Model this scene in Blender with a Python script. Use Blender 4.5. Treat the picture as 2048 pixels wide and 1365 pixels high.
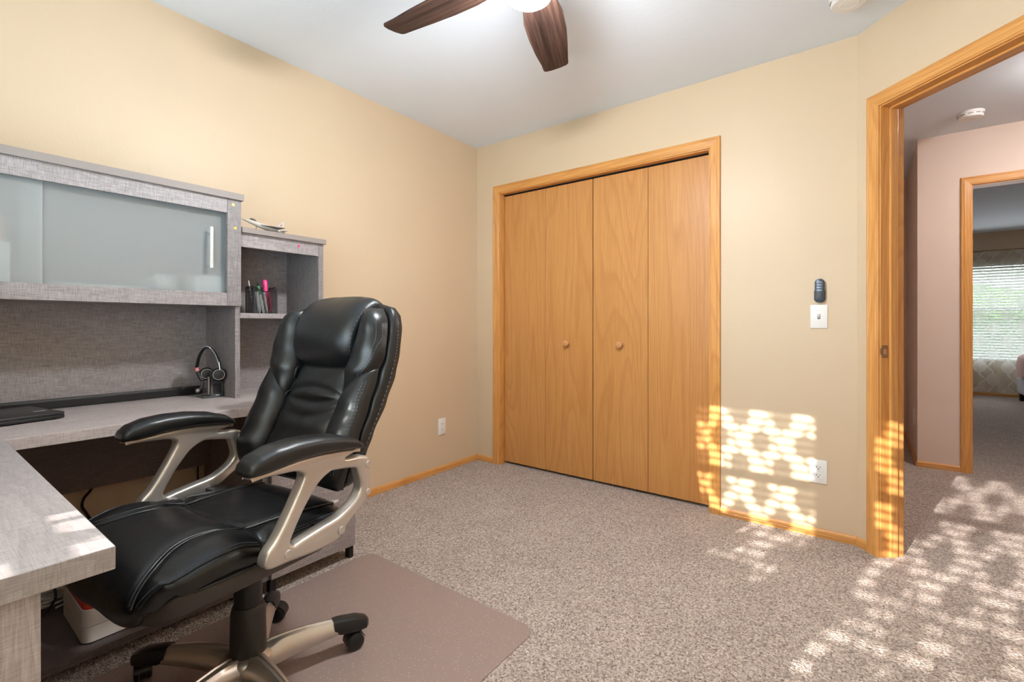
import bpy, bmesh, math, random
from mathutils import Vector, Matrix, noise
from math import sin, cos, pi, radians, sqrt
random.seed(7)
for o in list(bpy.data.objects): bpy.data.objects.remove(o)
SC = bpy.context.scene
COL = SC.collection

# ------------------------------------------------------------------ camera, world, sun, exposure
YAW = radians(36.89)
cam_d = bpy.data.cameras.new('camera'); cam = bpy.data.objects.new('camera', cam_d); COL.objects.link(cam)
cam_d.sensor_width = 36.0; cam_d.lens = 943.0/2048*36; cam_d.shift_y = -(682.5-650.5)/2048
cam_d.clip_start = .02
cam.location = (2.440, -2.795, 1.054); cam.rotation_euler = (pi/2, 0, YAW)
SC.camera = cam
SC.view_settings.view_transform = 'Standard'; SC.view_settings.look = 'None'
SC.view_settings.gamma = 1; SC.view_settings.use_curve_mapping = False
SC.view_settings.exposure = 0.0

W = bpy.data.worlds.new('world'); SC.world = W; W.use_nodes = True
bg = W.node_tree.nodes['Background']; bg.inputs[0].default_value = (.80, .90, 1, 1); bg.inputs[1].default_value = 6.0

SUN_DIR = Vector((.217, 1, -.353)).normalized()
sd = bpy.data.lights.new('sun', 'SUN'); sd.energy = 26; sd.angle = radians(.53); sd.color = (1, .96, .91)
so = bpy.data.objects.new('sun', sd); COL.objects.link(so); so.rotation_euler = SUN_DIR.to_track_quat('-Z', 'Y').to_euler()
so.location = (1.6, -8, 4)

def area(name, loc, direction, sx, sy, power, color):
    d = bpy.data.lights.new(name, 'AREA'); d.shape = 'RECTANGLE'; d.size = sx; d.size_y = sy; d.energy = power; d.color = color
    o = bpy.data.objects.new(name, d); COL.objects.link(o); o.location = loc
    o.rotation_euler = Vector(direction).to_track_quat('-Z', 'Y').to_euler()
    return o
# daylight entering by the twin window behind the camera and by the window of the far room
area('window_daylight', (1.66, -3.04, 1.35), (0, 1, 1.7), 1.5, 1.35, 47, (.62, .84, 1))
area('far_window_daylight', (4.1, 6.85, 1.25), (0, -1, 0), 1.6, 1.4, 9, (.92, .96, 1))

# ------------------------------------------------------------------ helpers
def lin(r, g, b):
    f = lambda c: (c/255/12.92) if c/255 <= .04045 else ((c/255+.055)/1.055)**2.4
    return (f(r), f(g), f(b), 1)

class NT:
    def __init__(s, name):
        s.m = bpy.data.materials.new(name); s.m.use_nodes = True; s.t = s.m.node_tree; s.n = s.t.nodes; s.l = s.t.links
        s.b = s.n['Principled BSDF']; s.out = s.n['Material Output']
    def new(s, typ, **kw):
        nd = s.n.new(typ)
        for k, v in kw.items():
            if k == 'i':
                for a, b in v.items(): s.put(nd, a, b)
            else: setattr(nd, k, v)
        return nd
    def put(s, nd, a, b):
        if isinstance(b, bpy.types.NodeSocket): s.l.new(b, nd.inputs[a])
        else: nd.inputs[a].default_value = b
    def P(s, **kw):
        names = dict(base='Base Color', rough='Roughness', metal='Metallic', spec='Specular IOR Level', normal='Normal', trans='Transmission Weight',
                     alpha='Alpha', emit='Emission Color', es='Emission Strength', coat='Coat Weight', coatr='Coat Roughness', ior='IOR', sheen='Sheen Weight')
        for k, v in kw.items(): s.put(s.b, names[k], v)
    def coord(s, scale=(1, 1, 1), kind='Object', loc=None, rot=None):
        tc = s.new('ShaderNodeTexCoord'); mp = s.new('ShaderNodeMapping')
        s.l.new(tc.outputs[kind], mp.inputs[0]); mp.inputs['Scale'].default_value = scale
        if loc is not None: s.put(mp, 'Location', loc)
        if rot is not None: mp.inputs['Rotation'].default_value = rot
        return mp.outputs[0]
    def noise(s, vec, scale, detail=3, rough=.5, dist=0):
        n = s.new('ShaderNodeTexNoise', i={'Vector': vec, 'Scale': scale, 'Detail': detail, 'Roughness': rough, 'Distortion': dist}); return n.outputs[0]
    def ramp(s, fac, stops):
        r = s.new('ShaderNodeValToRGB'); e = r.color_ramp.elements
        while len(e) < len(stops): e.new(.5)
        for k, (p, c) in enumerate(stops): e[k].position = p; e[k].color = c if len(c) == 4 else (*c, 1)
        s.put(r, 'Fac', fac); return r.outputs[0]
    def math(s, op, a, b=0.0, c=None, clamp=False):
        n = s.new('ShaderNodeMath', operation=op, use_clamp=clamp); s.put(n, 0, a); s.put(n, 1, b)
        if c is not None: s.put(n, 2, c)
        return n.outputs[0]
    def mix(s, fac, a, b, typ='MIX'):
        n = s.new('ShaderNodeMix', data_type='RGBA', blend_type=typ); s.put(n, 0, fac); s.put(n, 6, a); s.put(n, 7, b); return n.outputs[2]
    def bump(s, h, strength, dist=.01):
        n = s.new('ShaderNodeBump', i={'Height': h, 'Strength': strength, 'Distance': dist}); return n.outputs[0]

M = {}
def plain(name, rgb, rough=.5, metal=0, **kw):
    t = NT(name); t.P(base=lin(*rgb), rough=rough, metal=metal, **kw); M[name] = t.m; return t

def wall_mat(name, rgb, rough=.42):
    t = NT(name); c = t.coord()
    n = t.noise(c, 95, 3, .55); n2 = t.noise(c, 2.2, 2)
    k = t.ramp(n2, [(.3, (.97, .97, .97)), (.7, (1.0, 1.0, 1.0))])
    t.P(base=t.mix(1, lin(*rgb), k, 'MULTIPLY'), rough=rough, spec=.35, normal=t.bump(n, .10, .006)); M[name] = t.m
wall_mat('paint_beige', (218, 195, 165)); wall_mat('paint_hall', (228, 206, 192), .5)
t = NT('ceiling_white'); c = t.coord(); t.P(base=lin(234, 241, 250), rough=.8, spec=.2, normal=t.bump(t.noise(c, 60, 3), .10, .006)); M['ceiling'] = t.m

t = NT('carpet'); c = t.coord()
n1 = t.noise(c, 300, 3, .7); n2 = t.noise(c, 110, 3, .65, .4); n3 = t.noise(c, 5, 3); v = t.new('ShaderNodeTexVoronoi', i={'Vector': c, 'Scale': 175.0, 'Randomness': 1.0})
vb = t.new('ShaderNodeRGBToBW', i={0: v.outputs['Color']}).outputs[0]
mixn = t.math('ADD', t.math('MULTIPLY', n1, .40), t.math('ADD', t.math('MULTIPLY', n2, .35), t.math('MULTIPLY', vb, .25)))
col = t.ramp(mixn, [(.36, lin(104, 85, 74)), (.45, lin(170, 149, 136)), (.54, lin(206, 187, 174)), (.64, lin(240, 227, 216))])
col = t.mix(.5, col, t.mix(1, col, t.ramp(n3, [(.35, (.88, .87, .86)), (.65, (1.05, 1.05, 1.05))]), 'MULTIPLY'))
h = t.math('ADD', t.math('MULTIPLY', n2, .9), t.math('MULTIPLY', v.outputs[0], -.8))
t.P(base=col, rough=.95, spec=.1, sheen=.25, normal=t.bump(h, .85, .012)); M['carpet'] = t.m

def oak(name, axis, light, mid, dark, scale=1.0, rough=.34, rotz=0):
    """golden oak; grain runs along axis, cathedral figure from contour lines of a stretched noise"""
    t = NT(name); oi = t.new('ShaderNodeObjectInfo'); rnd = oi.outputs['Random']
    off = t.new('ShaderNodeCombineXYZ', i={0: t.math('MULTIPLY', rnd, 17.0), 1: t.math('MULTIPLY', rnd, 9.0), 2: t.math('MULTIPLY', rnd, 31.0)}).outputs[0]
    def co(across, along):
        s = [across*scale]*3; s['XYZ'.index(axis)] = along*scale
        if not rotz: return t.coord(tuple(s), loc=off)
        mp = t.new('ShaderNodeMapping', i={'Vector': t.coord(rot=(0, 0, rotz)), 'Location': off, 'Scale': tuple(s)}); return mp.outputs[0]
    f = t.noise(co(3.6, .36), 1.0, 1.5, .4, .2)
    rings = t.math('FRACT', t.math('MULTIPLY', f, 24.0))
    ring = t.ramp(rings, [(0, (.0,)*3), (.55, (.25,)*3), (.86, (1,)*3), (1, (.1,)*3)])
    pores = t.ramp(t.noise(co(190, 5.0), 1.0, 2, .6), [(.40, (1,)*3), (.56, (0,)*3)])
    broad = t.noise(co(9, .7), 1.0, 2)
    c1 = t.mix(broad, lin(*light), lin(*mid))
    c2 = t.mix(t.math('MULTIPLY', ring, .36), c1, lin(*dark))
    c3 = t.mix(t.math('MULTIPLY', pores, .30), c2, lin(*dark))
    t.P(base=c3, rough=rough, spec=.45, normal=t.bump(pores, .06, .002)); M[name] = t.m
LO, MO, DO = (232, 174, 104), (216, 152, 80), (184, 114, 52)
oak('oak_z', 'Z', LO, MO, DO); oak('oak_x', 'X', LO, MO, DO); oak('oak_y', 'Y', LO, MO, DO)
oak('oak_d', 'X', LO, MO, DO, rotz=pi/4)
oak('oak_door', 'Z', (213, 157, 95), (202, 141, 78), (176, 112, 57), .9, .38)
t = NT('fan_walnut'); st_ = t.noise(t.coord((3.0, 75, 75)), 1.0, 3, .6); s2_ = t.noise(t.coord((1.2, 16, 16)), 1.0, 2, .5)
k_ = t.math('ADD', t.math('MULTIPLY', st_, .6), t.math('MULTIPLY', s2_, .4))
t.P(base=t.ramp(k_, [(.36, lin(34, 22, 19)), (.48, lin(58, 40, 34)), (.62, lin(90, 65, 55))]), rough=.6, spec=.25); M['fan_wood'] = t.m

def laminate(name, axis, base, k=1.0):
    d0, d1 = 1-.35*k, 1+.2*k
    """grey oak print pressed with a cross-hatched linen texture"""
    t = NT(name); ax = 'XYZ'.index(axis)
    def co(across, along):
        s = [across]*3; s[ax] = along; return t.coord(tuple(s))
    f = t.noise(co(16, 2.0), 1.0, 3, .5, .4)
    fig = t.math('FRACT', t.math('MULTIPLY', f, 9.0)); fig = t.ramp(fig, [(0, (.2,)*3), (.5, (.5,)*3), (.9, (1,)*3), (1, (.2,)*3)])
    streak = t.noise(co(620, 26), 1.0, 2, .6); weave = t.noise(co(34, 560), 1.0, 2, .6); blotch = t.noise(co(7, 3), 1.0, 3)
    a = t.math('ADD', t.math('MULTIPLY', streak, .5), t.math('MULTIPLY', weave, .5))
    r, g, b = base
    c = t.ramp(a, [(.30, lin(r*d0, g*d0, b*d0)), (.5, lin(r, g, b)), (.70, lin(min(255, r*d1), min(255, g*d1), min(255, b*d1)))])
    c = t.mix(t.math('MULTIPLY', fig, .34), c, lin(r*.72, g*.69, b*.68))
    c = t.mix(.35, c, t.mix(1, c, t.ramp(blotch, [(.3, (.75, .75, .78)), (.7, (1.12, 1.1, 1.08))]), 'MULTIPLY'))
    t.P(base=c, rough=.42, spec=.45, normal=t.bump(a, .18, .002)); M[name] = t.m
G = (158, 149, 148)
laminate('lam_y', 'Y', G); laminate('lam_z', 'Z', (140, 132, 131)); laminate('lam_x', 'X', (172, 163, 161), .6); laminate('lam_leg', 'Z', (184, 174, 172), .6); laminate('lam_edge', 'Y', (170, 161, 159), .6); laminate('lam_top_sheen', 'Y', (192, 178, 174), .6); laminate('lam_dark', 'Y', (104, 92, 88))  # the desktop laminate is lightened, its bright reflection put into the colour

t = NT('black_leather'); c = t.coord()
n = t.noise(c, 420, 3, .6); n2 = t.noise(c, 14, 3, .5, .6)
hh = t.math('ADD', t.math('MULTIPLY', n, .12), n2)
t.P(base=lin(19, 19, 20), rough=t.ramp(n2, [(.3, (.30,)*3), (.7, (.40,)*3)]), spec=.55, normal=t.bump(hh, .22, .006)); M['leather'] = t.m
plain('leather_shell_sheen', (60, 55, 52), .36, spec=.5); plain('black_plastic', (26, 26, 27), .38); plain('dark_plastic', (44, 42, 42), .45)  # seat pan leather is lightened, its sheen put into the colour
plain('stitch', (96, 102, 116), .6)
t = NT('silver_paint'); c = t.coord(); t.P(base=lin(205, 196, 188), rough=.30, metal=.75, normal=t.bump(t.noise(c, 900, 2), .05, .001)); M['silver'] = t.m
plain('chrome', (236, 239, 241), .24, .7); plain('brass', (205, 175, 95), .35, .8); plain('bronze', (158, 128, 96), .4, .6)
plain('white_plastic', (240, 238, 235), .35); plain('ivory_plastic', (232, 226, 216), .4); plain('printer_white', (232, 226, 219), .4); plain('orange_red', (206, 66, 30), .4)
plain('black_gap', (10, 9, 9), .9); plain('slot', (60, 50, 42), .7); plain('edge_grey', (140, 128, 122), .5)
plain('pink', (235, 60, 130), .35); plain('pen_white', (226, 228, 226), .3); plain('pen_green', (60, 120, 80), .4); plain('pen_black', (22, 22, 24), .3); plain('pen_crimson', (165, 30, 70), .35)
plain('jet_grey', (186, 176, 164), .55); plain('jet_dark', (120, 112, 106), .5); plain('emblem_red', (196, 96, 84), .6); plain('glass_dark', (70, 62, 54), .15)
plain('sofa_grey', (150, 146, 150), .9, sheen=.3); plain('headset_grey', (70, 70, 72), .4); plain('accent_pink', (214, 130, 130), .5)
plain('remote_grey', (66, 74, 84), .32, .2); plain('remote_button', (120, 132, 148), .28, .3); plain('paper', (240, 238, 236), .7); plain('box_pink', (222, 150, 150), .7)
plain('knob_oak', (206, 150, 100), .35); plain('vinyl_white', (238, 240, 240), .4); plain('blind_white', (236, 236, 232), .5); plain('motor_bronze', (66, 50, 44), .35, .6)
plain('lawn', (86, 120, 50), .9); plain('hedge', (70, 104, 44), .9); plain('eave', (215, 212, 205), .8); plain('cable_white', (226, 222, 216), .5)

t = NT('lamp_globe'); t.P(base=(1, 1, 1, 1), emit=(.94, .98, 1, 1), es=430.0); M['globe'] = t.m
t = NT('hall_lamp_glass'); t.P(base=(1, 1, 1, 1), emit=(1, .95, .91, 1), es=105.0); M['hall_globe'] = t.m

t = NT('window_glass'); t.n.remove(t.b)
tr = t.new('ShaderNodeBsdfTransparent'); gl = t.new('ShaderNodeBsdfGlossy', i={'Roughness': .02}); mx = t.new('ShaderNodeMixShader', i={0: .06})
t.l.new(tr.outputs[0], mx.inputs[1]); t.l.new(gl.outputs[0], mx.inputs[2]); t.l.new(mx.outputs[0], t.out.inputs[0]); M['glass'] = t.m

t = NT('frosted_glass'); t.P(base=lin(234, 238, 238), rough=.42, trans=1.0, ior=1.12, spec=.5)
df = t.new('ShaderNodeBsdfDiffuse', i={'Color': lin(219, 221, 221)}); tl = t.new('ShaderNodeBsdfTranslucent', i={'Color': lin(220, 226, 226)})
m1 = t.new('ShaderNodeMixShader', i={0: .25}); t.l.new(df.outputs[0], m1.inputs[1]); t.l.new(tl.outputs[0], m1.inputs[2])
m2 = t.new('ShaderNodeMixShader', i={0: .34}); t.l.new(t.b.outputs[0], m2.inputs[1]); t.l.new(m1.outputs[0], m2.inputs[2])
gl = t.new('ShaderNodeBsdfGlossy', i={'Roughness': .12}); m3 = t.new('ShaderNodeMixShader', i={0: .05}); t.l.new(m2.outputs[0], m3.inputs[1]); t.l.new(gl.outputs[0], m3.inputs[2])
t.l.new(m3.outputs[0], t.out.inputs[0]); M['frosted'] = t.m

t = NT('clear_vinyl'); c = t.coord()
v = t.new('ShaderNodeTexVoronoi', i={'Vector': c, 'Scale': 84.0, 'Randomness': .8}); dots = t.ramp(v.outputs[0], [(.10, (1,)*3), (.17, (0,)*3)])
t.P(base=t.mix(dots, lin(188, 166, 157), lin(230, 219, 213)), rough=.34, spec=.5, normal=t.bump(t.math('ADD', dots, t.math('MULTIPLY', t.noise(c, 130, 3), .8)), .35, .003))
tr = t.new('ShaderNodeBsdfTransparent', i={'Color': lin(226, 212, 206)}); mx = t.new('ShaderNodeMixShader', i={0: .55})
t.l.new(tr.outputs[0], mx.inputs[1]); t.l.new(t.b.outputs[0], mx.inputs[2]); t.l.new(mx.outputs[0], t.out.inputs[0]); M['vinyl_mat'] = t.m

def lace(name, px, pz, ox, oz, rgb, sheer, dense):
    """sheer with an ogee lattice: dense ovals, thin lattice lines, open ground. px, pz = repeat in metres"""
    t = NT(name); t.n.remove(t.b)
    tc = t.new('ShaderNodeTexCoord'); sp = t.new('ShaderNodeSeparateXYZ'); t.l.new(tc.outputs['UV'], sp.inputs[0])
    x = t.math('DIVIDE', t.math('ADD', sp.outputs[0], ox), px); z = t.math('DIVIDE', t.math('ADD', sp.outputs[1], oz), pz)
    def oval(dx, dz):
        fx = t.math('SUBTRACT', t.math('FRACT', t.math('ADD', x, dx)), .5); fz = t.math('SUBTRACT', t.math('FRACT', t.math('ADD', z, dz)), .5)
        return t.math('SQRT', t.math('ADD', t.math('POWER', t.math('DIVIDE', fx, .27), 2), t.math('POWER', t.math('DIVIDE', fz, .255), 2)))
    d = t.math('MINIMUM', oval(0, 0), oval(.5, .5))
    fill = t.ramp(d, [(0, (1,)*3), (.90, (1,)*3), (.96, (0,)*3), (1, (0,)*3)])
    # lattice lines between the ovals
    wv = t.math('MULTIPLY', t.math('SINE', t.math('MULTIPLY', z, 2*pi)), .25)
    l1 = t.math('ABSOLUTE', t.math('SUBTRACT', t.math('FRACT', t.math('ADD', t.math('ADD', x, .25), wv)), .5))
    l2 = t.math('ABSOLUTE', t.math('SUBTRACT', t.math('FRACT', t.math('ADD', t.math('SUBTRACT', x, wv), .25)), .5))
    line = t.ramp(t.math('MINIMUM', l1, l2), [(0, (1,)*3), (.035, (1,)*3), (.06, (0,)*3)])
    mask = t.math('MAXIMUM', fill, line)
    op = t.math('ADD', sheer, t.math('MULTIPLY', mask, dense-sheer))
    df = t.new('ShaderNodeBsdfDiffuse', i={'Color': lin(*rgb)}); tl = t.new('ShaderNodeBsdfTranslucent', i={'Color': lin(*rgb)})
    m1 = t.new('ShaderNodeMixShader', i={0: .5}); t.l.new(df.outputs[0], m1.inputs[1]); t.l.new(tl.outputs[0], m1.inputs[2])
    tr = t.new('ShaderNodeBsdfTransparent'); m2 = t.new('ShaderNodeMixShader', i={0: op}); t.l.new(tr.outputs[0], m2.inputs[1]); t.l.new(m1.outputs[0], m2.inputs[2])
    t.l.new(m2.outputs[0], t.out.inputs[0]); M[name] = t.m
lace('lace', .20, .27, 0, 0, (232, 226, 214), .30, .94)
lace('lace_far', .33, .38, 0, 0, (236, 231, 222), .36, .74)

t = NT('throw_pattern'); c = t.coord((1, 1, 1)); wv = t.new('ShaderNodeTexWave', i={'Vector': c, 'Scale': 28.0, 'Distortion': 2.0}, bands_direction='Z')
t.P(base=t.ramp(wv.outputs[0], [(.35, lin(150, 84, 76)), (.6, lin(214, 190, 182))]), rough=.9); M['throw'] = t.m

# ---- mesh helpers
def obj(name, bm, mat, parent=None, smooth=None, origin=None, recalc=True):
    if recalc: bmesh.ops.recalc_face_normals(bm, faces=bm.faces)
    if origin is not None: bmesh.ops.translate(bm, verts=bm.verts, vec=-Vector(origin))
    me = bpy.data.meshes.new(name); bm.to_mesh(me); bm.free()
    for mm in (mat if isinstance(mat, (list, tuple)) else [mat]): me.materials.append(M[mm])
    o = bpy.data.objects.new(name, me); COL.objects.link(o)
    if smooth is not None:
        me.shade_smooth(); me.set_sharp_from_angle(angle=radians(smooth))
    if parent is not None: o.parent = parent
    return o
def tag(o, label=None, cat=None, group=None, kind=None):
    if label: o['label'] = label
    if cat: o['category'] = cat
    if group: o['group'] = group
    if kind: o['kind'] = kind
    return o
def thing(name, loc, label, cat, group=None, kind=None, rz=0):
    o = bpy.data.objects.new(name, None); o.empty_display_size = .05; COL.objects.link(o); o.location = loc; o.rotation_euler = (0, 0, rz)
    return tag(o, label, cat, group, kind)
class Part:
    """adds parts whose coordinates are given in world space under a root"""
    def __init__(s, root): s.r = root; s.o = Vector(root.location)
    def __call__(s, name, bm, mat, smooth=None, parent=None, label=None):
        o = obj(name, bm, mat, parent or s.r, smooth, s.o)
        if label: o['label'] = label
        return o
def box(bm, x0, x1, y0, y1, z0, z1, bev=0, seg=2):
    b2 = bmesh.new(); r = bmesh.ops.create_cube(b2, size=1)
    for v in b2.verts: v.co = Vector(((x0+x1)/2+v.co.x*(x1-x0), (y0+y1)/2+v.co.y*(y1-y0), (z0+z1)/2+v.co.z*(z1-z0)))
    if bev: bmesh.ops.bevel(b2, geom=b2.edges[:], offset=bev, segments=seg, affect='EDGES', profile=.5)
    merge(bm, b2); return bm
def merge(bm, b2, mtx=None):
    if mtx is not None: bmesh.ops.transform(b2, matrix=mtx, verts=b2.verts)
    me = bpy.data.meshes.new('tmp'); b2.to_mesh(me); b2.free(); bm.from_mesh(me); bpy.data.meshes.remove(me)
def B(*a, **k): return box(bmesh.new(), *a, **k)
def loft(bm, rings, cap=True, closed=True):
    vs = [[bm.verts.new(p) for p in r] for r in rings]; n = len(rings[0])
    for a, b in zip(vs, vs[1:]):
        for k in range(n if closed else n-1):
            q = [a[k], a[(k+1) % n], b[(k+1) % n], b[k]]
            q = [v for i, v in enumerate(q) if v not in q[:i]]
            if len(q) > 2: bm.faces.new(q)
    if cap and closed:
        bm.faces.new(vs[0][::-1]); bm.faces.new(vs[-1])
    return vs
def lathe(bm, prof, mtx=Matrix(), n=28):
    rings = [[mtx @ Vector((r*cos(2*pi*k/n), r*sin(2*pi*k/n), z)) for k in range(n)] for r, z in prof]
    loft(bm, rings); return bm
def cyl(bm, p, d, r, h, n=20, bev=.0):
    d = Vector(d).normalized(); m = Matrix.Translation(Vector(p)) @ d.to_track_quat('Z', 'Y').to_matrix().to_4x4()
    return lathe(bm, [(r-bev, 0), (r, bev), (r, h-bev), (r-bev, h)] if bev else [(r, 0), (r, h)], m, n)
def spline(pts, n=8, closed=False):
    P = [Vector(p) for p in pts]; out = []; N = len(P)
    for i in range(N if closed else N-1):
        g = lambda k: P[k % N] if closed else P[max(0, min(N-1, k))]
        a, b, c, d = g(i-1), g(i), g(i+1), g(i+2)
        for k in range(n):
            u = k/n; out.append(.5*((2*b)+(c-a)*u+(2*a-5*b+4*c-d)*u*u+(3*b-a-3*c+d)*u**3))
    if not closed: out.append(P[-1])
    return out
def tube(bm, pts, r, n=8, smooth=0):
    P = spline(pts, smooth) if smooth else [Vector(p) for p in pts]; rings = []
    up = Vector((0, 0, 1)); prev = None
    for i, p in enumerate(P):
        d = (P[min(i+1, len(P)-1)]-P[max(i-1, 0)]).normalized()
        if prev is None: a = d.cross(up if abs(d.z) < .9 else Vector((1, 0, 0))).normalized()
        else: a = (prev-d*prev.dot(d)).normalized()
        prev = a; b = d.cross(a); rr = r[i] if isinstance(r, (list, tuple)) else r
        rings.append([p+(a*cos(2*pi*k/n)+b*sin(2*pi*k/n))*rr for k in range(n)])
    loft(bm, rings); return bm
def prism(bm, pts, vec):
    vec = Vector(vec); a = [Vector(p) for p in pts]; loft(bm, [a, [p+vec for p in a]]); return bm
def sweep(bm, prof, p0, p1, wdir, ndir, m0=0, m1=0):
    """moulding: profile (w, n) run from p0 to p1; m = mitre, the end shifts by m*w along the run"""
    p0, p1, wd, nd = Vector(p0), Vector(p1), Vector(wdir), Vector(ndir); d = (p1-p0).normalized()
    loft(bm, [[p0+wd*w+nd*n+d*(m0*w) for w, n in prof], [p1+wd*w+nd*n+d*(m1*w) for w, n in prof]]); return bm
CASE = [(0, 0), (0, .009), (.003, .012), (.008, .0125), (.010, .0145), (.040, .0165), (.043, .0145), (.0455, .0145), (.048, .0165), (.054, .0155), (.058, .012), (.058, 0)]
BASE = [(0, 0), (0, .011), (.016, .011), (.018, .0095), (.021, .0095), (.023, .011), (.033, .010), (.042, .004), (.042, 0)]
H = 2.44

# ------------------------------------------------------------------ structure
def struct(name, bm, mat, label, cat, origin=None, parent=None, smooth=None):
    o = obj(name, bm, mat, parent, smooth, origin)
    return tag(o, label, cat, kind='structure')
bm = bmesh.new(); box(bm, -.1, 7, -3.3, 7.2, -.12, 0)
struct('floor', bm, 'carpet', 'speckled beige-brown cut pile carpet running through the rooms', 'carpet')
bm = bmesh.new(); box(bm, -.1, 7, -3.3, 7.2, H, H+.1)
struct('ceiling', bm, 'ceiling', 'smooth white ceiling', 'ceiling')
struct('wall_left', B(-.1, 0, -3.2, 7.1, 0, H), 'paint_beige', 'plain beige wall behind the desk hutch', 'wall')
# back wall with closet opening
CX0, CX1, CZ = .232, 1.731, 2.043
bm = bmesh.new(); box(bm, 0, CX0-.019, 0, .115, 0, H); box(bm, CX1+.019, 2.4074, 0, .115, 0, H); box(bm, CX0-.019, CX1+.019, 0, .115, CZ+.019, H)
struct('wall_back', bm, 'paint_beige', 'beige wall holding the closet and light switch', 'wall')
# rear wall with twin window opening
WX = [(.90, 1.57), (1.75, 2.42)]; WZ0, WZ1 = .64, 2.03
bm = bmesh.new(); box(bm, -.1, WX[0][0], -3.3, -3.2, 0, H); box(bm, WX[0][1], WX[1][0], -3.3, -3.2, WZ0, WZ1); box(bm, WX[1][1], 7, -3.3, -3.2, 0, H)
box(bm, WX[0][0], WX[1][1], -3.3, -3.2, 0, WZ0); box(bm, WX[0][0], WX[1][1], -3.3, -3.2, WZ1, H)
struct('wall_rear', bm, 'paint_beige', 'beige wall with the twin window behind the viewer', 'wall')
struct('wall_right', B(3.185, 3.285, -3.2, -.78, 0, H), 'paint_beige', 'beige side wall meeting the diagonal doorway wall', 'wall')
# diagonal wall; local frame: d along wall, n into the hall
DO0 = Vector((2.4074, 0, 0)); DD = Vector((1, -1, 0)).normalized(); DN = Vector((1, 1, 0)).normalized()
def dpt(d, n, z): return DO0+DD*d+DN*n+Vector((0, 0, z))
def dbox(bm, d0, d1, n0, n1, z0, z1, bev=0):
    b2 = B(d0, d1, n0, n1, z0, z1, bev=bev)
    for v in b2.verts: v.co = dpt(v.co.x, v.co.y, v.co.z)
    merge(bm, b2); return bm
J0, J1, JZ = .1235, .9365, 2.043     # clear opening of the entry door
bm = bmesh.new(); dbox(bm, -.0, J0-.019, 0, .115, 0, H); dbox(bm, J1+.019, 1.1, 0, .115, 0, H); dbox(bm, J0-.019, J1+.019, 0, .115, JZ+.019, H)
struct('wall_diagonal', bm, 'paint_beige', 'narrow beige diagonal wall holding the entry doorway', 'wall')
# closet shell and hall
bm = bmesh.new(); box(bm, 0, 1.8, .75, .85, 0, H); box(bm, 1.8, 1.9, .115, 3.03, 0, H)
struct('wall_closet', bm, 'paint_hall', 'painted wall around the back of the closet', 'wall')
HY = 1.84
struct('wall_hall_end', B(1.8, 2.748, 3.03, 3.13, 0, H), 'paint_hall', 'pale wall closing the far end of the hall', 'wall')
struct('wall_hall_side', B(2.748, 2.86, HY+.115, 7.1, 0, H), 'paint_hall', 'narrow pale wall running back down the hall', 'wall')
HX0, HX1 = 3.046, 3.86
bm = bmesh.new(); box(bm, 2.748, HX0-.019, HY, HY+.115, 0, H); box(bm, HX1+.019, 7, HY, HY+.115, 0, H); box(bm, HX0-.019, HX1+.019, HY, HY+.115, CZ+.019, H)
struct('wall_hall_far', bm, 'paint_hall', 'pinkish beige hall wall with the inner doorway', 'wall')
struct('wall_hall_right', B(4.6, 4.7, -3.2, HY, 0, H), 'paint_hall', 'pale wall at the other side of the hall', 'wall')
FX0, FX1, FZ0, FZ1 = 3.32, 5.0, .52, 1.97
bm = bmesh.new(); box(bm, 2.86, FX0, 7.1, 7.2, 0, H); box(bm, FX1, 7, 7.1, 7.2, 0, H); box(bm, FX0, FX1, 7.1, 7.2, 0, FZ0); box(bm, FX0, FX1, 7.1, 7.2, FZ1, H)
struct('wall_far_room', bm, 'paint_beige', 'beige wall with the curtained window in the far room', 'wall')
struct('wall_far_room_right', B(6.9, 7, HY+.115, 7.1, 0, H), 'paint_beige', 'beige side wall of the far room', 'wall')
struct('wall_hall_back', B(-.1, 2.748, 7.1, 7.2, 0, H), 'paint_hall', 'outer wall behind the closed rooms', 'wall')

# baseboards
def base(name, p0, p1, nd, label, mat, m0=0, m1=0):
    bm = bmesh.new(); sweep(bm, [(w, n) for w, n in BASE], p0, p1, (0, 0, 1), nd)
    return struct(name, bm, mat, label, 'baseboard')
base('baseboard_left', (0, -1.48, 0), (0, 0, 0), (1, 0, 0), 'oak baseboard along the wall beside the desk', 'oak_y')
base('baseboard_left_desk', (0, -3.2, 0), (0, -1.9, 0), (1, 0, 0), 'oak baseboard under the desk', 'oak_y')
base('baseboard_back', (.011, 0, 0), (CX0-.058, 0, 0), (0, -1, 0), 'short oak baseboard between the corner and closet casing', 'oak_x')
base('baseboard_back_right', (CX1+.058, 0, 0), (2.4074-.004, 0, 0), (0, -1, 0), 'oak baseboard under the light switch', 'oak_x')
base('baseboard_diagonal', dpt(.004, 0, 0), dpt(J0-.063, 0, 0), -DN, 'tiny oak baseboard beside the entry door casing', 'oak_d')
base('baseboard_hall', (2.748, HY, 0), (HX0-.063, HY, 0), (0, -1, 0), 'oak baseboard left of the inner doorway', 'oak_x')
base('baseboard_hall_side', (2.748, HY-.011, 0), (2.748, 3.03, 0), (-1, 0, 0), 'oak baseboard running down the hall', 'oak_y')
base('baseboard_hall_end', (1.9, 3.03, 0), (2.737, 3.03, 0), (0, -1, 0), 'oak baseboard across the hall end', 'oak_x')
base('baseboard_far_room', (2.86, 7.1, 0), (6.9, 7.1, 0), (0, -1, 0), 'oak baseboard under the far window', 'oak_x')
base('baseboard_right', (3.185, -3.2, 0), (3.185, -.8, 0), (-1, 0, 0), 'oak baseboard along the side wall', 'oak_y')

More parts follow.
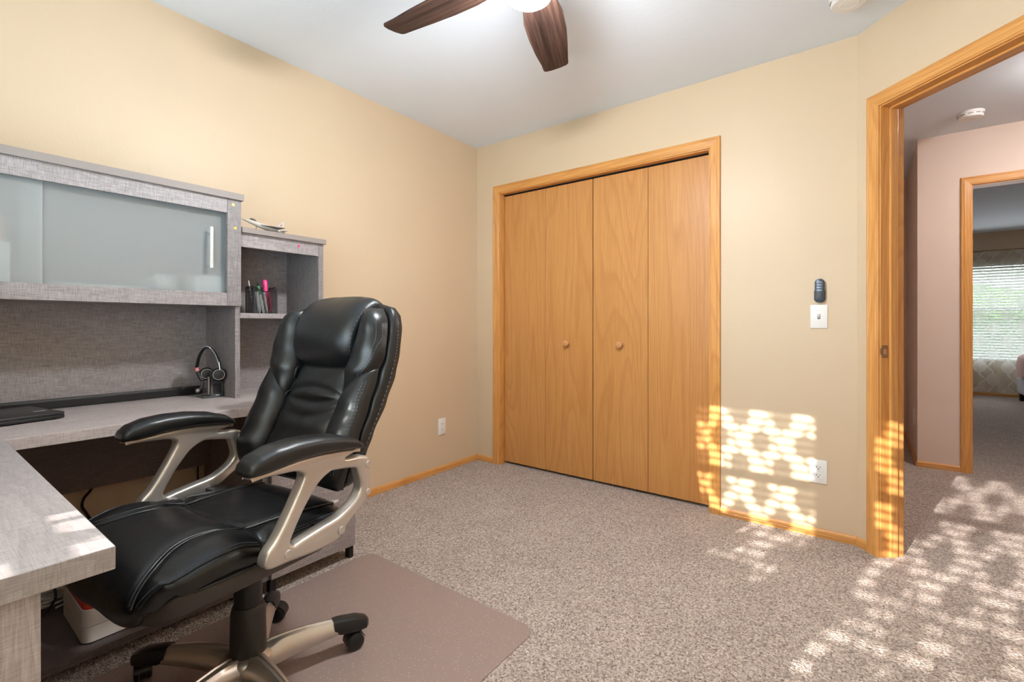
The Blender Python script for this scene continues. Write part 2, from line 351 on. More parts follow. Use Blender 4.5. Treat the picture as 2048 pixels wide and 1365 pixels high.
# closet trim
def casing(p, x0, x1, zt, org, U, Nn, names=('side_casing', 'head_casing'), hm='oak_x'):
    """three mitred casing pieces around an opening; U = along wall, Nn = out of the wall"""
    U = Vector(U); Nn = Vector(Nn); org = Vector(org); Z = Vector((0, 0, 1))
    bm = bmesh.new(); sweep(bm, CASE, org+U*x0, org+U*x0+Z*zt, -U, Nn, 0, 1); p(names[0], bm, 'oak_z')
    bm = bmesh.new(); sweep(bm, CASE, org+U*x1, org+U*x1+Z*zt, U, Nn, 0, 1); p(names[0], bm, 'oak_z')
    bm = bmesh.new(); sweep(bm, CASE, org+U*x0+Z*zt, org+U*x1+Z*zt, Z, Nn, -1, 1); p(names[1], bm, hm)
r = thing('trim_1', (1, 0, 0), 'golden oak casing around the closet opening', 'door trim', kind='structure'); p = Part(r)
casing(p, CX0-.005, CX1+.005, CZ+.005, (0, 0, 0), (1, 0, 0), (0, -1, 0))
p('jamb', B(CX0-.019, CX0, -.001, .116, 0, CZ), 'oak_z'); p('jamb', B(CX1, CX1+.019, -.001, .116, 0, CZ), 'oak_z'); p('head_jamb', B(CX0-.019, CX1+.019, -.001, .116, CZ, CZ+.019), 'oak_x')
p('track', B(CX0, CX1, .045, .085, CZ-.006, CZ), 'black_gap')
# bifold doors
def bifold(name, xs, kx, label):
    r = thing(name, (sum(xs)/len(xs), .065, .012), label, 'closet door', kind='structure'); p = Part(r)
    for a, b in zip(xs, xs[1:]):
        o = p('door_panel', B(a+.0012, b-.0012, .048, .082, .018, CZ-.011, bev=.0015), 'oak_door')
        if a < kx < b:
            m = Matrix.Translation((kx, .048, .928)) @ Matrix.Rotation(pi/2, 4, 'X')
            bm = bmesh.new(); lathe(bm, [(.0001, 0), (.013, 0), (.012, .009), (.015, .013), (.022, .018), (.0235, .024), (.021, .030), (.011, .0335), (.0001, .034)], m, 24)
            p('knob', bm, 'knob_oak', 40, o, 'round turned wooden knob')
bifold('door_1', [CX0+.004, .606, .9795], .786, 'oak bifold closet door beside the left wall corner')
bifold('door_2', [.9835, 1.360, CX1-.004], 1.178, 'oak bifold closet door nearer the light switch')

# entry doorway trim
r = thing('trim_2', dpt(.53, .05, 0), 'golden oak jamb and casing of the diagonal entry doorway', 'door trim', kind='structure'); p = Part(r)
casing(p, J0-.005, J1+.005, JZ+.005, DO0, DD, -DN, hm='oak_d'); casing(p, J0-.005, J1+.005, JZ+.005, DO0+DN*.115, DD, DN, hm='oak_d')
bm = bmesh.new(); dbox(bm, J0-.019, J0, -.001, .116, 0, JZ); jl = p('jamb', bm, 'oak_z')
bm = bmesh.new(); dbox(bm, J1, J1+.019, -.001, .116, 0, JZ); p('jamb', bm, 'oak_z')
bm = bmesh.new(); dbox(bm, J0-.019, J1+.019, -.001, .116, JZ, JZ+.019); p('head_jamb', bm, 'oak_d')
for a, b in ((J0, J0+.011), (J1-.011, J1)):
    bm = bmesh.new(); dbox(bm, a, b, .040, .078, 0, JZ, bev=.002); p('door_stop', bm, 'oak_z')
bm = bmesh.new(); dbox(bm, J0, J1, .040, .078, JZ-.011, JZ, bev=.002); p('door_stop', bm, 'oak_d')
bm = bmesh.new(); dbox(bm, J0, J0+.0015, .004, .034, .905, .962); dbox(bm, J0-.001, J0+.0016, -.004, .006, .920, .948)
sp_ = p('strike_plate', bm, 'bronze', label='small bronze strike plate')
bm = bmesh.new(); dbox(bm, J0+.0015, J0+.002, .012, .026, .922, .945); p('latch_hole', bm, 'knob_oak', None, sp_)
# inner doorway trim
r = thing('trim_3', (3.45, HY, 0), 'oak casing around the inner doorway across the hall', 'door trim', kind='structure'); p = Part(r)
casing(p, HX0-.005, HX1+.005, CZ+.005, (0, HY, 0), (1, 0, 0), (0, -1, 0))
p('jamb', B(HX0-.019, HX0, HY-.001, HY+.116, 0, CZ), 'oak_z'); p('jamb', B(HX1, HX1+.019, HY-.001, HY+.116, 0, CZ), 'oak_z'); p('head_jamb', B(HX0-.019, HX1+.019, HY-.001, HY+.116, CZ, CZ+.019), 'oak_x')

# ------------------------------------------------------------------ windows, blinds, curtains
def window(name, units, y, z0, z1, label, depth=.1):
    c = (units[0][0]+units[-1][1])/2
    r = thing(name, (c, y, z0), label, 'window', kind='structure'); p = Part(r)
    for a, b in units:
        bm = bmesh.new(); f = .035
        box(bm, a, a+f, y-.04, y+.04, z0, z1); box(bm, b-f, b, y-.04, y+.04, z0, z1); box(bm, a+f, b-f, y-.04, y+.04, z0, z0+f); box(bm, a+f, b-f, y-.04, y+.04, z1-f, z1)
        p('window_frame', bm, 'vinyl_white'); zm = (z0+z1)/2+.06
        p('meeting_rail', B(a+f, b-f, y-.02, y+.02, zm-.02, zm+.02), 'vinyl_white')
        p('pane', B(a+f, b-f, y-.003, y+.003, z0+f, zm-.02), 'glass'); p('pane', B(a+f, b-f, y-.003, y+.003, zm+.02, z1-f), 'glass')
    return r
window('window_1', WX, -3.25, WZ0, WZ1, 'white twin window behind the viewer')
window('window_2', [(FX0, FX1)], 7.15, FZ0, FZ1, 'white window behind the far lace curtain')
def blind(a, b, y, z0, z1, tilt, label, group=None):
    r = thing('window_blind', ((a+b)/2, y, z1), label, 'blind', group); n = int((z1-z0-.05)/.042)
    bm = bmesh.new(); box(bm, -(b-a)/2, (b-a)/2, -.028, .028, -.045, 0); obj('headrail', bm, 'blind_white', r)
    bm = bmesh.new(); L = (b-a)/2-.004
    prof = [(-.025, -.001), (0, .0015), (.025, -.001), (.025, .0012), (0, .0037), (-.025, .0012)]
    loft(bm, [[Vector((-L, u*cos(tilt)-v*sin(tilt), u*sin(tilt)+v*cos(tilt))) for u, v in prof], [Vector((L, u*cos(tilt)-v*sin(tilt), u*sin(tilt)+v*cos(tilt))) for u, v in prof]])
    s = obj('slat', bm, 'blind_white', r); s.location = (0, 0, -.07)
    for k in range(1, n):
        c = s.copy(); COL.objects.link(c); c.parent = r; c.location = (0, 0, -.07-.042*k)
    for sx in (-.3, .3):
        bm = bmesh.new(); box(bm, sx*(b-a)-.001, sx*(b-a)+.001, -.001, .001, -.07-.042*(n-1), -.04); obj('ladder_cord', bm, 'blind_white', r)
for (a, b), lb in zip(WX, ('white slat blind in the window half behind the added screen', 'white slat blind in the window half clear of the added screen')): blind(a+.005, b-.005, -3.165, WZ0, WZ1+.01, radians(2), lb, 'blinds of the twin window')
blind(FX0+.01, FX1-.01, 7.06, FZ0, FZ1, radians(38), 'white slat blind behind the far lace curtain')
def curtain(x0, x1, y, z0, z1, mat, label, full=1.25, amp=.022, waves=14, group=None):
    r = thing('lace_curtain', ((x0+x1)/2, y, z1), label, 'curtain', group)
    bm = bmesh.new(); uvl = bm.loops.layers.uv.new('uv'); nx, nz = 150, 24; L = x1-x0; g = []
    for j in range(nz+1):
        v = j/nz; row = []
        for i in range(nx+1):
            u = i/nx; a = amp*(.35+.65*v)
            yy = a*sin(u*waves*2*pi+.6*sin(u*9))+.006*sin(u*31+v*3)
            row.append((bm.verts.new((-L/2+u*L, yy, -(z1-z0)*v+ .004*sin(u*23)*v)), (u*L*full, (z1-z0)*(1-v))))
        g.append(row)
    for j in range(nz):
        for i in range(nx):
            q = [g[j][i], g[j+1][i], g[j+1][i+1], g[j][i+1]]; f = bm.faces.new([w[0] for w in q])
            for lp, w in zip(f.loops, q): lp[uvl].uv = w[1]
    obj('panel', bm, mat, r, 80)
    bm = bmesh.new(); tube(bm, [(-L/2-.06, 0, .01), (L/2+.06, 0, .01)], .008); rod = obj('rod', bm, 'bronze', r, 60)
    for s in (-1, 1):
        bm = bmesh.new(); cyl(bm, (s*(L/2+.06), 0, .01), (s, 0, 0), .016, .03, 16, .004); obj('finial', bm, 'bronze', rod, 50)
    return r
curtain(.72, 2.60, -3.10, .45, 2.12, 'lace', 'long lace curtain with oval lattice in the twin window behind the viewer', 1.0, .012, 9)
curtain(3.2, 5.15, 6.98, .06, 2.14, 'lace_far', 'sheer lace curtain with ovals in the far room', 1.12, .025, 11)
# outdoors
struct('sun_cutting_eave', B(-.6, 7.5, -4.75, -3.3, 2.275, 2.40), 'eave', 'pale eave slab added outside the twin window to cut the sun', 'roof')  # unseen overhang added to cut the sun through the upper window
struct('ground', B(-30, 40, -40, 40, -.6, -.5), 'lawn', 'green lawn outside', 'lawn')
def hedge(x, y, w, h, label):
    r = thing('garden_shrub', (x, y, -.5), label, 'shrub', 'shrubs beyond the far window')
    bm = bmesh.new(); bmesh.ops.create_icosphere(bm, subdivisions=4, radius=1)
    for v in bm.verts:
        k = 1+.22*noise.noise(v.co*3.1+Vector((x, y, 0)))+.12*noise.noise(v.co*9); v.co = Vector((v.co.x*w*k, v.co.y*w*k, (v.co.z*k+.8)*h*.55))
    obj('foliage', bm, 'hedge', r, 30)
    bm = bmesh.new(); tube(bm, [(0, 0, 0), (0, 0, h*.4)], .06); obj('stem', bm, 'fan_wood', r)
hedge(4.6, 12, 1.3, 2.4, 'broad green shrub on the lawn beyond the far window'); hedge(8.6, 14, 1.5, 1.7, 'low green shrub on the lawn beyond the far window')

r = thing('sun_thinning_shrub', (1.75, -4.6, -.5), 'leafy shrub added outside the twin window to thin the sun', 'shrub')  # unseen shrub added to thin the sunlight reaching the floor
bm = bmesh.new(); rs = random.Random(3)
while len(bm.faces) < 520:
    q = Vector((rs.uniform(-1, 1), rs.uniform(-1, 1), rs.uniform(-1, 1)))
    if q.length > 1: continue
    c = Vector((q.x*.80, q.y*.32, 1.50+q.z*.52)); a = Vector((rs.gauss(0, 1), rs.gauss(0, 1), rs.gauss(0, 1))).normalized(); b = a.orthogonal().normalized(); l = rs.uniform(.035, .06)
    bm.faces.new([bm.verts.new(c+a*(u*l)+b*(v*l*.55)) for u, v in ((-1, 0), (-.2, .9), (1, 0), (-.2, -.9))])
o = obj('foliage', bm, 'hedge', r); o['kind'] = 'stuff'
for x, y in ((-.35, .1), (0, 0), (.3, -.08)):
    bm = bmesh.new(); tube(bm, [(x*.3, 0, 0), (x*.6, y, .7), (x*1.3, y*1.5, 1.7)], .012, 6, 4); obj('stem', bm, 'fan_wood', r, 60)

# ------------------------------------------------------------------ desk
DZ = .745; DT = .033
r = thing('corner_desk', (.6, -2.3, 0), 'grey woodgrain corner desk with a return top and drawer pedestal', 'desk'); p = Part(r)
p('desktop', B(.003, .59, -3.13, -1.50, DZ-DT, DZ, bev=.0015), 'lam_top_sheen')
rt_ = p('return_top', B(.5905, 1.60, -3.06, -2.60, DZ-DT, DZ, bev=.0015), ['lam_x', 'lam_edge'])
for f_ in rt_.data.polygons:
    if abs(f_.normal.x) > .9: f_.material_index = 1
p('end_panel', B(1.553, 1.580, -3.05, -2.672, .0, DZ-DT, bev=.001), 'lam_leg')
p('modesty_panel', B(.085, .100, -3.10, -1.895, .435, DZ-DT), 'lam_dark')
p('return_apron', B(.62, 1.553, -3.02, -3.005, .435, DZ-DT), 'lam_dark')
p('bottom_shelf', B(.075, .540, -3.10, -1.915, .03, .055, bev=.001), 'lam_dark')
p('foot', B(.46, .52, -3.08, -3.02, 0, .03), 'black_plastic'); p('foot', B(.46, .50, -2.0, -1.94, 0, .03), 'black_plastic')
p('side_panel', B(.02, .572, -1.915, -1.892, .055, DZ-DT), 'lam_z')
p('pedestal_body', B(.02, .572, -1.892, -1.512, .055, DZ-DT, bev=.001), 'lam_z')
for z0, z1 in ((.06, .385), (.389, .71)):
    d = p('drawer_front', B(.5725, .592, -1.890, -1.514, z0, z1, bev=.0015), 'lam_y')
    p('handle', B(.606, .612, -1.79, -1.61, z1-.10, z1-.088, bev=.002), 'chrome', None, d)
    p('handle_post', B(.592, .607, -1.775, -1.765, z1-.098, z1-.090), 'chrome', None, d); p('handle_post', B(.592, .607, -1.635, -1.625, z1-.098, z1-.090), 'chrome', None, d)
for y in (-1.887, -1.535):
    p('foot', B(.545, .575, y, y+.022, 0, .055), 'black_plastic'); p('foot', B(.03, .06, y, y+.022, 0, .055), 'black_plastic')

# ------------------------------------------------------------------ hutch
r = thing('desk_hutch', (.16, -2.3, DZ), 'grey woodgrain hutch with frosted sliding doors standing on the desk', 'hutch'); p = Part(r)
Z0 = DZ+.0005
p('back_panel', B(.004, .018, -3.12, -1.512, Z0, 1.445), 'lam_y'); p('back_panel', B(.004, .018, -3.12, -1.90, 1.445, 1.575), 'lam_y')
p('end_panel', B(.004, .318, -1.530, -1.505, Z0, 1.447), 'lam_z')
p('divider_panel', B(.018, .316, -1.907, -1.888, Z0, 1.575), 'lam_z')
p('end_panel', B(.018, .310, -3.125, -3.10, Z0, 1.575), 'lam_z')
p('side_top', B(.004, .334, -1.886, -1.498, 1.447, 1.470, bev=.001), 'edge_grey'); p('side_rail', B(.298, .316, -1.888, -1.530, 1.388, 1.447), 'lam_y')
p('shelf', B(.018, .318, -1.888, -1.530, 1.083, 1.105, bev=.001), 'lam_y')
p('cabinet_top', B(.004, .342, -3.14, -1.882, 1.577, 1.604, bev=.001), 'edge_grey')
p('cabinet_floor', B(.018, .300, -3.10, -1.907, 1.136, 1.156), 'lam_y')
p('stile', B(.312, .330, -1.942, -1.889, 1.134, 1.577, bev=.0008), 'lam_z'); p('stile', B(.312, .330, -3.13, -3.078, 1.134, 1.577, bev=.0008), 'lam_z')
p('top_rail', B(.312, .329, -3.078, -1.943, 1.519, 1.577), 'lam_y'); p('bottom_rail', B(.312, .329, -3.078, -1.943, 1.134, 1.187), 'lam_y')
gd = p('glass_door', B(.288, .293, -2.535, -1.93, 1.158, 1.56, bev=.001), 'frosted', label='frosted glass sliding door')
bm = bmesh.new(); box(bm, .318, .330, -2.006, -1.994, 1.284, 1.452, bev=.002); h = p('door_pull', bm, 'chrome', None, gd, 'slim chrome pull')
for z in (1.30, 1.435): p('door_pull_post', B(.293, .319, -2.004, -1.996, z-.004, z+.004), 'chrome', None, gd)
gd = p('glass_door', B(.300, .305, -3.09, -2.486, 1.158, 1.56, bev=.001), 'frosted', label='frosted glass sliding door')
p('door_pull', B(.316, .326, -3.03, -3.018, 1.284, 1.452, bev=.002), 'chrome', None, gd)
for y, z in ((-1.921, 1.555), (-1.913, 1.459)):
    bm = bmesh.new(); cyl(bm, (.330, y, z), (1, 0, 0), .0065, .0022, 20, .0008); cyl(bm, (.3322, y, z), (1, 0, 0), .0025, .0006, 8); p('fastener', bm, 'brass', 40, label='small brass fastener')
bm = bmesh.new(); cyl(bm, (.316, -1.628, 1.424), (1, 0, 0), .006, .001, 12); p('sticker', bm, 'pink', label='tiny pink dot on the rail')
bm = bmesh.new(); cyl(bm, (.018, -1.585, 1.40), (1, 0, 0), .011, .004, 20, .001); p('cam_cover', bm, 'edge_grey', 40); bm = bmesh.new(); cyl(bm, (.018, -1.955, 1.115), (1, 0, 0), .011, .004, 20, .001); p('cam_cover', bm, 'edge_grey', 40)

# things seen through the frosted doors
def single(name, bm, mat, label, cat, origin, smooth=None, group=None):
    o = obj(name, bm, mat, None, smooth, origin); o.location = origin; return tag(o, label, cat, group)
CZf = 1.1565
r = thing('mug', (.225, -2.13, CZf), 'white mug standing behind the frosted sliding door', 'mug'); p = Part(r)
bm = bmesh.new(); lathe(bm, [(.0001, 0), (.033, 0), (.037, .01), (.041, .095), (.038, .095), (.034, .012), (.0001, .008)], Matrix.Translation((.225, -2.13, CZf)), 32); p('cup', bm, 'white_plastic', 40)
bm = bmesh.new(); tube(bm, [(.225, -2.166, CZf+.08), (.225, -2.19, CZf+.07), (.225, -2.19, CZf+.035), (.225, -2.167, CZf+.025)], .005, 8, 5); p('handle', bm, 'white_plastic', 60)
single('storage_box', B(.20, .285, -2.045, -1.935, CZf, CZf+.10, bev=.004), 'paper', 'small white box beside the mug behind the frosted door', 'box', (.24, -1.99, CZf))
single('paper_stack', B(.12, .285, -2.47, -2.20, CZf, CZf+.042, bev=.003), 'paper', 'low stack of white paper behind the frosted door', 'paper', (.2, -2.33, CZf))
single('carton', B(.14, .285, -2.75, -2.555, CZf, CZf+.16, bev=.004), 'paper', 'taller white carton at the end of the cabinet', 'box', (.21, -2.65, CZf))
single('pink_carton', B(.15, .28, -2.74, -2.57, CZf+.1605, CZf+.235, bev=.004), 'box_pink', 'pink carton lying on the taller white carton', 'box', (.21, -2.65, CZf+.1605))

# ------------------------------------------------------------------ on the desk
r = thing('sound_bar', (.036, -2.5, DZ), 'long low black bar lying along the foot of the hutch back panel', 'sound bar'); p = Part(r)
p('housing', B(.020, .052, -3.05, -1.935, DZ+.0012, DZ+.036, bev=.004), 'dark_plastic', 40); p('grille', B(.0505, .0535, -3.0, -1.95, DZ+.006, DZ+.028), 'black_plastic'); p('foot', B(.022, .05, -2.0, -1.96, DZ+.0003, DZ+.0015), 'black_plastic'); p('foot', B(.022, .05, -3.02, -2.98, DZ+.0003, DZ+.0015), 'black_plastic')
# laptop
r = thing('laptop', (.24, -2.62, DZ), 'closed black laptop lying on the desk', 'laptop', rz=radians(12)); zz = .0005
bm = bmesh.new(); box(bm, -.13, .115, -.16, .165, .003, .014, bev=.003); obj('base', bm, 'black_plastic', r, 40)
bm = bmesh.new(); box(bm, -.13, .115, -.16, .165, .0145, .024, bev=.003); lid = obj('lid', bm, 'dark_plastic', r, 40)
bm = bmesh.new(); box(bm, .03, .046, .115, .145, .0238, .0243); obj('badge', bm, 'silver', lid)['label'] = 'small silver badge'
bm = bmesh.new()
for x in (-.11, .095):
    for y in (-.14, .14): box(bm, x-.008, x+.008, y-.008, y+.008, 0, .0035)
obj('rubber_foot', bm, 'black_plastic', r)

# unseen screen added on the return to block sun through the lower window
r = thing('sun_block_monitor', (1.02, -2.93, DZ), 'black flat screen added on the return top to block low sun', 'sun_block_monitor'); p = Part(r)
p('screen_back', B(.74, 1.31, -2.97, -2.945, DZ+.06, DZ+.30, bev=.004), 'black_plastic', 40); p('screen', B(.75, 1.30, -2.9455, -2.944, DZ+.07, DZ+.29), 'glass_dark'); p('neck', B(1.0, 1.05, -2.985, -2.968, DZ+.008, DZ+.2, bev=.003), 'black_plastic', 40); p('foot', B(.92, 1.13, -3.03, -2.86, DZ+.0005, DZ+.009, bev=.002), 'black_plastic', 40)

# headset on its charging stand
r = thing('charging_stand', (.20, -1.94, DZ), 'dark grey upright charging stand with a sloping base at the foot of the hutch divider', 'charging stand'); p = Part(r)
p('base', B(.150, .222, -1.992, -1.912, DZ+.0005, DZ+.007, bev=.002), 'headset_grey', 30)
bm = bmesh.new(); prism(bm, [(.190, -1.963, DZ+.0072), (.219, -1.963, DZ+.0072), (.208, -1.957, DZ+.086), (.198, -1.955, DZ+.106), (.192, -1.955, DZ+.106)], (0, .047, 0)); st = p('upright', bm, 'headset_grey', 30)
bm = bmesh.new(); prism(bm, [(.2172, -1.953, DZ+.014), (.2180, -1.953, DZ+.014), (.2130, -1.953, DZ+.058), (.2112, -1.953, DZ+.058)], (0, .033, 0)); p('front_recess', bm, 'black_plastic', None, st)
p('lettering_strip', B(.2188, .2196, -1.944, -1.929, DZ+.0085, DZ+.0105), 'white_plastic', None, st, 'thin pale lettering')
p('chrome_edge', B(.196, .206, -1.9665, -1.9632, DZ+.012, DZ+.088), 'silver', None, st)
r = thing('headset', (.19, -1.945, DZ+.06), 'black over-ear headset with a microphone boom hung on its stand', 'headset'); p = Part(r)
def earcup(c, sc=1.0):
    m = Matrix.Translation(c) @ Vector((.95, -.28, .06)).to_track_quat('Z', 'Y').to_matrix().to_4x4() @ Matrix.Scale(sc, 4)
    bm = bmesh.new(); lathe(bm, [(.0001, -.014), (.024, -.014), (.029, -.009), (.029, -.003), (.024, .004), (.0001, .006)], m, 30); e = p('ear_cup', bm, 'black_plastic', 40)
    bm = bmesh.new(); loft(bm, [[m @ Vector((r_*cos(2*pi*k/30), r_*sin(2*pi*k/30), z_)) for k in range(30)] for r_, z_ in ((.0203, .0045), (.0215, .0045), (.0215, .0066), (.0203, .0066))], cap=False); p('trim_ring', bm, 'silver', 40, e)
earcup(Vector((.240, -1.9405, DZ+.098))); earcup(Vector((.164, -1.958, DZ+.098)), .96)
top = [(.236, -1.934, DZ+.120), (.230, -1.936, DZ+.150), (.207, -1.944, DZ+.190), (.190, -1.959, DZ+.212), (.172, -1.974, DZ+.204), (.158, -1.986, DZ+.170), (.152, -1.992, DZ+.128)]
bm = bmesh.new(); P_ = spline(top, 6); rings = []; nv = Vector((.707, -.707, 0))
for i, q in enumerate(P_):
    d = (P_[min(i+1, len(P_)-1)]-P_[max(i-1, 0)]).normalized(); b = d.cross(nv).normalized()
    rings.append([q+nv*(.0125*cos(t_))+b*(.0045*sin(t_)) for t_ in [2*pi*k/12 for k in range(12)]])
loft(bm, rings); hb = p('headband', bm, 'black_plastic', 50)
bm = bmesh.new(); tube(bm, [tuple(Vector(q)+Vector((.006, -.006, .005))) for q in top[1:6]], .0016, 6, 6); p('steel_band', bm, 'chrome', 60, hb)
bm = bmesh.new(); tube(bm, [(.246, -1.938, DZ+.118), (.240, -1.940, DZ+.152)], .0024, 8); p('slider', bm, 'chrome', 60, hb)
bm = bmesh.new(); tube(bm, [(.152, -1.992, DZ+.127), (.153, -1.990, DZ+.112)], .0075, 10); p('accent', bm, 'accent_pink', 60, hb, 'pink inner accent')
bm = bmesh.new(); tube(bm, [(.153, -1.990, DZ+.111), (.160, -1.982, DZ+.085), (.170, -1.975, DZ+.070)], .0075, 10, 5); p('yoke', bm, 'black_plastic', 60)
bm = bmesh.new(); tube(bm, [(.170, -1.975, DZ+.070), (.168, -1.978, DZ+.045), (.160, -1.988, DZ+.030)], .005, 8, 5); mb = p('microphone_boom', bm, 'headset_grey', 60)
bm = bmesh.new(); cyl(bm, (.160, -1.986, DZ+.030), (.3, -.8, -.1), .008, .012, 16, .002); p('microphone_tip', bm, 'silver', 40, mb)

# ------------------------------------------------------------------ on the hutch: pen cup with pens, toy jet
cx_, cy_, cw, cd, czz = .215, -1.751, .052, .038, 1.1055
r = thing('pen_cup', (cx_, cy_, czz), 'square black wire mesh pen cup on the hutch shelf', 'pen cup'); p = Part(r)
def cuptop(y, x):
    u = (y-(cy_-cw))/(2*cw); front = (x > cx_+cd*.9)
    return .100+.022*abs(2*u-1)**1.5 if front else .122
bm = bmesh.new()
def meshwall(a, b, n):
    a, b = Vector(a), Vector(b); nz = 20; g = []
    for i in range(n+1):
        q = a.lerp(b, i/n); hh = cuptop(q.y, q.x); g.append([q+Vector((0, 0, hh*j/nz)) for j in range(nz+1)])
    e = .00055; nrm = (b-a).cross(Vector((0, 0, 1))).normalized()*e; tng = (b-a).normalized()*e
    for c_ in g: prism(bm, [c_[0]-tng-nrm, c_[0]+tng-nrm, c_[0]+tng+nrm, c_[0]-tng+nrm], (0, 0, (c_[-1]-c_[0]).z))
    for j in range(1, nz):
        for i in range(n):
            p0, p1 = g[i][j], g[i+1][j]; prism(bm, [p0-nrm, p0+nrm, p0+nrm+Vector((0, 0, 2*e)), p0-nrm+Vector((0, 0, 2*e))], p1-p0)
A_, B_, C_, D_ = (cx_-cd, cy_-cw, czz), (cx_+cd, cy_-cw, czz), (cx_+cd, cy_+cw, czz), (cx_-cd, cy_+cw, czz)
meshwall(A_, B_, 14); meshwall(B_, C_, 20); meshwall(C_, D_, 14); meshwall(D_, A_, 20)
p('mesh_wall', bm, 'black_plastic')
bm = bmesh.new(); rim = []
for a, b in ((A_, B_), (B_, C_), (C_, D_), (D_, A_)):
    for i in range(10):
        q = Vector(a).lerp(Vector(b), i/10); rim.append(q+Vector((0, 0, cuptop(q.y, q.x))))
rim.append(rim[0]); tube(bm, rim, .0022, 6); p('rim', bm, 'black_plastic', 60)
bm = bmesh.new()
for q in (A_, B_, C_, D_): tube(bm, [q, Vector(q)+Vector((0, 0, .121))], .0022, 6)
p('corner_wire', bm, 'black_plastic', 60)
p('base', B(cx_-cd, cx_+cd, cy_-cw, cy_+cw, czz, czz+.002), 'black_plastic')
def pen(name, b0, b1, rad, mat, cap, label):
    b0 = Vector(b0); b1 = Vector(b1); r = thing(name, b0, label, 'pen', 'pens in the mesh cup'); p = Part(r); d = b1-b0; L = d.length; d.normalize()
    m = Matrix.Translation(b0) @ d.to_track_quat('Z', 'Y').to_matrix().to_4x4()
    bm = bmesh.new(); lathe(bm, [(rad*.3, 0), (rad*.8, .012), (rad, .016), (rad, L*.68)], m, 14); p('barrel', bm, mat, 40)
    bm = bmesh.new(); lathe(bm, [(rad*1.08, L*.68), (rad*1.08, L-.006), (rad*.7, L)], m, 14); p('cap', bm, cap, 40)
zb = czz+.0025
pen('marker', (cx_+.022, cy_-.018, zb), (cx_+.020, cy_-.032, zb+.098), .0075, 'pen_white', 'pen_white', 'thick pale marker with pale cap leaning in the mesh cup')
pen('marker', (cx_+.018, cy_+.000, zb), (cx_+.004, cy_-.018, zb+.125), .0075, 'pen_white', 'pen_green', 'thick white marker with green cap in the mesh cup')
pen('ballpoint_pen', (cx_+.026, cy_+.014, zb), (cx_+.024, cy_+.000, zb+.098), .0042, 'pen_white', 'pen_white', 'slim white pen in the mesh cup')
pen('highlighter', (cx_-.004, cy_+.028, zb), (cx_-.012, cy_+.020, zb+.156), .0095, 'pink', 'pink', 'bright pink highlighter sticking up from the mesh cup')
pen('ballpoint_pen', (cx_-.010, cy_+.004, zb), (cx_-.014, cy_-.008, zb+.142), .0045, 'pen_black', 'pen_black', 'black pen in the mesh cup')
pen('ballpoint_pen', (cx_+.020, cy_+.034, zb), (cx_+.016, cy_+.028, zb+.105), .0045, 'pen_crimson', 'pen_crimson', 'crimson pen in the mesh cup')
pen('ballpoint_pen', (cx_-.024, cy_-.024, zb), (cx_-.026, cy_-.046, zb+.150), .0030, 'chrome', 'chrome', 'slim silver pen leaning over the cup corner')

jz = 1.470
JO = Matrix.Translation((.075, -.033, 0)) @ Matrix.Translation((.22, -1.745, 0)) @ Matrix.Scale(1.12, 4) @ Matrix.Translation((-.22, 1.745, -jz*(1-1/1.12)))
r = thing('toy_jet', (.295, -1.778, jz), 'small grey toy fighter jet on top of the hutch side', 'toy jet'); p = Part(r)
def pj(name, bm, *a, **k):
    for v in bm.verts: v.co = JO @ v.co; v.co.z = jz+(v.co.z-jz)
    return p(name, bm, *a, **k)
def jr(y, z, ry, rz): return [Vector((.22+ry*cos(2*pi*k/14), y, jz+z+rz*sin(2*pi*k/14))) for k in range(14)]
bm = bmesh.new(); loft(bm, [jr(-1.828, .036, .001, .001), jr(-1.815, .035, .005, .005), jr(-1.795, .031, .008, .008), jr(-1.765, .024, .011, .011), jr(-1.735, .018, .014, .011), jr(-1.70, .013, .014, .010), jr(-1.672, .010, .010, .0085), jr(-1.664, .0095, .007, .007)]); fu = pj('fuselage', bm, 'jet_grey', 50)
bm = bmesh.new(); loft(bm, [jr(-1.803, .037, .001, .001), jr(-1.795, .041, .0045, .0045), jr(-1.783, .039, .005, .005), jr(-1.768, .032, .002, .002)]); pj('canopy', bm, 'glass_dark', 60, fu)
for s in (-1, 1):
    bm = bmesh.new(); prism(bm, [(.22+s*.010, -1.765, jz+.022), (.22+s*.062, -1.700, jz+.014), (.22+s*.062, -1.690, jz+.0135), (.22+s*.010, -1.695, jz+.014)], (0, 0, .0022)); pj('wing', bm, 'jet_dark')
    bm = bmesh.new(); prism(bm, [(.22+s*.008, -1.690, jz+.012), (.22+s*.032, -1.668, jz+.011), (.22+s*.032, -1.660, jz+.011), (.22+s*.008, -1.667, jz+.011)], (0, 0, .0018)); pj('tailplane', bm, 'jet_grey')
bm = bmesh.new(); prism(bm, [(.219, -1.708, jz+.020), (.219, -1.672, jz+.052), (.219, -1.662, jz+.052), (.219, -1.668, jz+.016)], (.0022, 0, 0)); fin = pj('tail_fin', bm, 'jet_grey')
bm = bmesh.new(); prism(bm, [(.2213, -1.6765+(.0055 if k % 2 == 0 else .0024)*sin(k*pi/5), jz+.036+(.0055 if k % 2 == 0 else .0024)*cos(k*pi/5)) for k in range(10)], (.0004, 0, 0)); pj('emblem', bm, 'emblem_red', None, fin, 'faded red star emblem')
bm = bmesh.new()
for x, y, t_ in ((.22, -1.775, .018), (.209, -1.700, .006), (.231, -1.700, .006)): tube(bm, [(x, y, jz+t_), (x, y, jz+.004)], .0015, 6); cyl(bm, (x-.001, y, jz+.004), (1, 0, 0), .0038, .003, 12)
pj('landing_gear', bm, 'jet_dark', 40)

